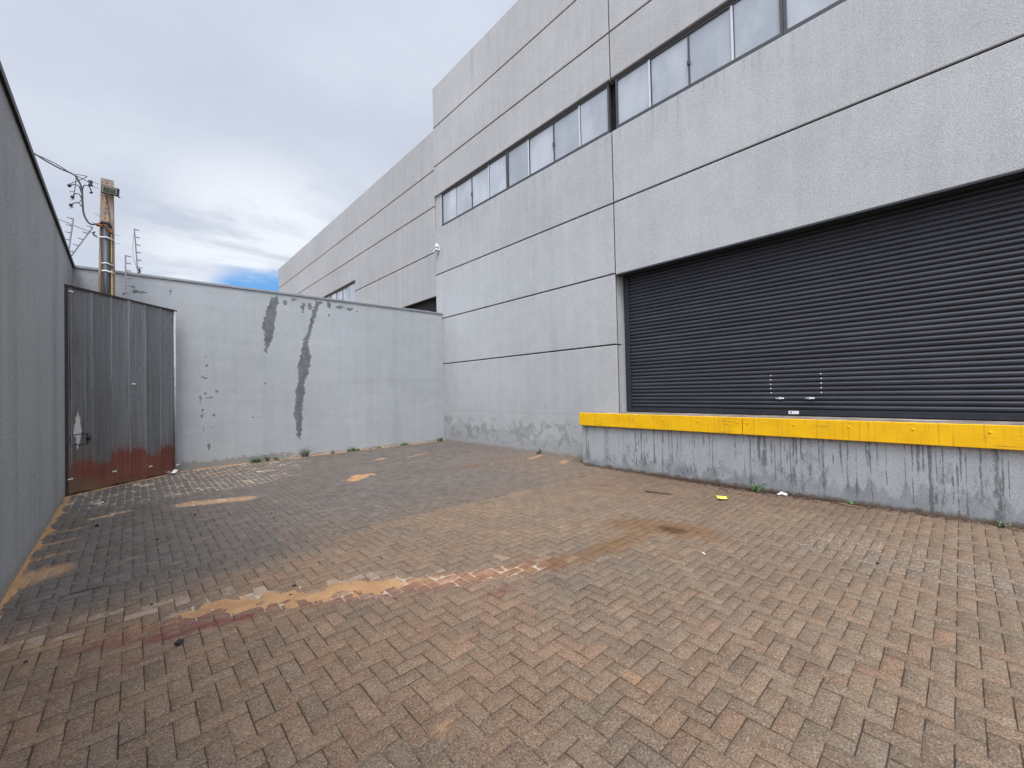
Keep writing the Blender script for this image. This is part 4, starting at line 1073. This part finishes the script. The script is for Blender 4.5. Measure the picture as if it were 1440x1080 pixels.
# ------------------------------------------------------------------ litter
def sheet(name, loc, rz, sx, sy, curl, mt, label, cat, group=None, seed=0):
    r = random.Random(seed); n = 7; V = []; F = []
    for i in range(n):
        for j in range(n):
            u, v = i / (n - 1) - .5, j / (n - 1) - .5
            V.append((u * sx + r.gauss(0, .002), v * sy + r.gauss(0, .002), .006 + curl * (abs(u) ** 2 * 2.5 + .6 * abs(v) ** 2 + .3 * u * v) + r.gauss(0, .0012)))
    for i in range(n - 1):
        for j in range(n - 1): F.append((i * n + j, (i + 1) * n + j, (i + 1) * n + j + 1, i * n + j + 1))
    m = MB(); m.v, m.f = V, F; o = m.build(name, M[mt], smooth=True); o.location = loc; o.rotation_euler = (0, 0, rz)
    s = o.modifiers.new('thick', 'SOLIDIFY'); s.thickness = .0012
    tag(o, label, cat, group); return o
sheet('paper_scrap', (6.22, 2.36, 0), .5, .17, .13, .03, 'paper_yellow', 'bright yellow scrap of paper lying on the pavers in front of the dock', 'paper', seed=1)
sheet('paper_scrap', (.60, 11.46, .004), .7, .22, .10, .10, 'paper_white', 'crumpled white scrap at the foot of the gate beside the back wall', 'paper', seed=2)
sheet('paper_scrap', (4.05, 1.72, 0), .9, .05, .018, .01, 'paper_white', 'tiny white scrap lying alone on the open pavers', 'paper', seed=3)
sheet('plastic_scrap', (-.42, 9.15, 0), .2, .14, .06, .02, 'paper_white', 'small pale scrap on dark pavers before the gate, near the left wall', 'scrap', seed=4)
def cup():
    o = empty('plastic_cup', (6.97, 1.79, .030), R(62)); m = MB()
    ring = []
    for k, (z, r) in enumerate(((0, .024), (.03, .027), (.06, .030), (.085, .033), (.088, .035), (.085, .032), (.05, .027), (.004, .022))):
        ring.append((z, r))
    n = 16; 
    for z, r in ring:
        for q in range(n):
            t = 2 * math.pi * q / n; m.v.append((z - .045, r * math.cos(t), r * math.sin(t) * .8))
    for k in range(len(ring) - 1):
        for q in range(n): m.f.append((k * n + q, k * n + (q + 1) % n, (k + 1) * n + (q + 1) % n, (k + 1) * n + q))
    m.f.append(tuple(reversed(range(n)))); m.build('cup_body', M['white'], o, smooth=True)
    m = MB(); m.ball((.05, .035, -.012), .028, .022, .012, 10, 6); m.build('cup_lid', M['white'], o, smooth=True)
    tag(o, 'crushed white plastic cup lying among leaf litter at the dock foot', 'cup')
cup()
def stick(name, pts, r, mt, label):
    b = Vector(pts[0]); m = MB(); m.tube([Vector(p) - b for p in pts], r, 7); o = m.build(name, M[mt], smooth=True); o.location = b; tag(o, label, 'stick')
stick('stick', [(5.86, 3.37, .014), (5.90, 3.2, .016), (5.97, 3.0, .013)], [.011, .010, .007], 'wood', 'thin dark stick lying on the pavers left of the yellow paper')
stick('twig', [(6.98, 1.22, .014), (6.93, 1.1, .022), (6.90, .95, .014), (6.88, .90, .012)], [.006, .011, .009, .004], 'twig', 'reddish brown twig lying by the dock foot right of the white cup')
stick('twig', [(6.80, 2.62, .012), (6.75, 2.5, .016), (6.63, 2.42, .012)], [.006, .006, .003], 'wood', 'small forked dark twig between the yellow paper and the green dock weed')
def pebbles():
    src = None
    for i, (x, y, s) in enumerate(((.215, 3.54, .020), (1.0, 3.88, .012), (.93, 3.72, .010), (.1, 4.35, .008), (.62, 7.2, .016), (.2, 6.3, .014), (-.35, 7.55, .018), (1.4, 6.5, .010), (4.95, 1.52, .009), (4.9, .55, .010), (-.5, 3.98, .008))):
        r = random.Random(i); m = MB(); m.ball((0, 0, 0), s * 1.4, s, s * .75, 9, 6); m.v = [(a + r.gauss(0, s * .1), b + r.gauss(0, s * .1), c + r.gauss(0, s * .08)) for a, b, c in m.v]
        o = m.build('pebble', M['stone'], smooth=False); o.location = (x, y, s * .6); o.rotation_euler = (0, 0, r.uniform(0, 6))
        if i == 0: tag(o, 'dark pebble beside the maroon stain, largest of the loose stones', 'pebble', 'loose pebbles on the pavers')
        else: tag(o, 'small dark pebble lying loose on the pavers away from the maroon stain', 'pebble', 'loose pebbles on the pavers')
pebbles()
def debris():
    r = random.Random(3); m = MB()
    for k in range(3000):
        y = r.uniform(-1.5, 5.45) if k > 2000 else r.gauss(2.6, .85); d = abs(r.gauss(0, .05 if k > 2000 else .09)); x = 7.12 - d
        a = r.uniform(0, 6.3); L = r.uniform(.008, .035); wd = L * r.uniform(.15, .5); z = r.uniform(.004, .016); t = r.uniform(-.4, .4)
        ca, sa = math.cos(a), math.sin(a)
        m.quad((x - ca * L, y - sa * L, z), (x + sa * wd, y - ca * wd, z + t * wd + .003), (x + ca * L, y + sa * L, z + t * L * .5 + .002), (x - sa * wd, y + ca * wd, z + .002))
    for k in range(60):
        y = r.gauss(2.4, .8); x = 7.08 - abs(r.gauss(0, .12)); a = r.uniform(0, 6.3); L = r.uniform(.04, .1); m.tube([(x, y, .01), (x + math.cos(a) * L, y + math.sin(a) * L, .012)], .003, 4)
    tag(m.build('leaf_litter', M['litter']), 'dark brown leaf litter and soil gathered along the dock foot', 'leaf litter', kind='stuff')
debris()

# ------------------------------------------------------------------ sky, sun, camera
SUN_EL, SUN_AZ = R(60), None
sdir = Vector((-.36, -.44, 0)).normalized() * math.cos(SUN_EL) + Vector((0, 0, math.sin(SUN_EL)))   # toward the sun
W = bpy.data.worlds.new('World'); S.world = W; W.use_nodes = True
N = NT(W.node_tree); bg = W.node_tree.nodes['Background']
sky = N.n('ShaderNodeTexSky', sky_type='NISHITA'); sky.sun_disc = False; sky.sun_elevation = SUN_EL; sky.sun_rotation = math.atan2(sdir.x, sdir.y)
gen = N.n('ShaderNodeTexCoord').outputs['Generated']
nrm = N.n('ShaderNodeVectorMath', operation='NORMALIZE'); N.put(nrm.inputs[0], gen); dv = nrm.outputs[0]
dx, dy, dz = N.sep(dv)
zz = N.m('ADD', N.m('MAXIMUM', dz, 0.0), .16)
uv = N.comb(N.m('DIVIDE', dx, zz), N.m('DIVIDE', dy, zz), 0.0)
c1 = N.noise(N.map(uv, (.55, .85, 1), rot=(0, 0, .5)), 1.0, 6, .5, .35)
c2 = N.noise(N.map(uv, (1.6, 2.3, 1), loc=(3, 1, 0)), 1.0, 6, .6, .4)
dens = N.m('ADD', N.m('MULTIPLY', c1, .75), N.m('MULTIPLY', c2, .25))
cloud = N.mix(N.ss(dens, .38, .62), (5.3, 5.82, 6.9), (6.35, 6.8, 7.8))
# brighter wisps low over the far wall, and the clearing of blue beside the warehouse
vd = N.n('ShaderNodeVectorMath', operation='DOT_PRODUCT'); N.put(vd.inputs[0], dv); vd.inputs[1].default_value = Vector((.20, .945, .25)).normalized()
near = vd.outputs['Value']
wisp = N.m('MULTIPLY', N.ss(near, .968, .996), N.ss(N.m('ADD', c2, N.m('MULTIPLY', c1, .2)), .44, .66))
cloud = N.mix(N.m('MULTIPLY', wisp, .8), cloud, (8.6, 9.0, 9.5))
vb = N.n('ShaderNodeVectorMath', operation='DOT_PRODUCT'); N.put(vb.inputs[0], dv); vb.inputs[1].default_value = Vector((.235, .95, .215)).normalized()
hole = N.ss(N.m('ADD', vb.outputs['Value'], N.m('MULTIPLY', N.m('SUBTRACT', c2, .5), .035)), .9885, .9975)
lowmask = N.ss(N.m('ADD', dz, N.m('MULTIPLY', N.m('SUBTRACT', c2, .5), .12)), .272, .225)
hole = N.m('MULTIPLY', hole, lowmask)
sd = N.n('ShaderNodeVectorMath', operation='DOT_PRODUCT'); N.put(sd.inputs[0], dv); sd.inputs[1].default_value = sdir
glow = N.m('POWER', N.m('MAXIMUM', sd.outputs['Value'], 0.0), 3.0)
cloud = N.mul(cloud, N.m('ADD', 1.0, N.m('MULTIPLY', glow, 3.4)))
cov = N.m('SUBTRACT', 1.0, N.m('MULTIPLY', hole, .98))
blue = N.mul(sky.outputs[0], 1.0)
final = N.mix(cov, N.mix(.8, blue, (1.2, 3.9, 8.4)), cloud)
W.node_tree.links.new(final, bg.inputs['Color']); bg.inputs['Strength'].default_value = .1

L = bpy.data.lights.new('sun', 'SUN'); L.energy = 1.9; L.angle = R(22); L.color = (1.0, .96, .9)
lo = bpy.data.objects.new('sun', L); COL.objects.link(lo); lo.rotation_euler = (-sdir).to_track_quat('-Z', 'Y').to_euler(); lo.location = (0, 0, 20)

cam = bpy.data.cameras.new('camera'); cam.sensor_width = 36; cam.lens = 36 * 579.89 / 1440; cam.clip_start = .05; cam.clip_end = 2000
co = bpy.data.objects.new('camera', cam); COL.objects.link(co); S.camera = co
r = Vector((.73633, -.67626, -.02218)); u = Vector((.00499, -.02735, .99961)); w = Vector((.67660, .73616, .01676))
co.matrix_world = Matrix(((r.x, u.x, -w.x, 0), (r.y, u.y, -w.y, 0), (r.z, u.z, -w.z, 1.62), (0, 0, 0, 1)))
S.view_settings.view_transform = 'Standard'; S.view_settings.look = 'None'; S.view_settings.exposure = 0.15; S.view_settings.gamma = 1.0
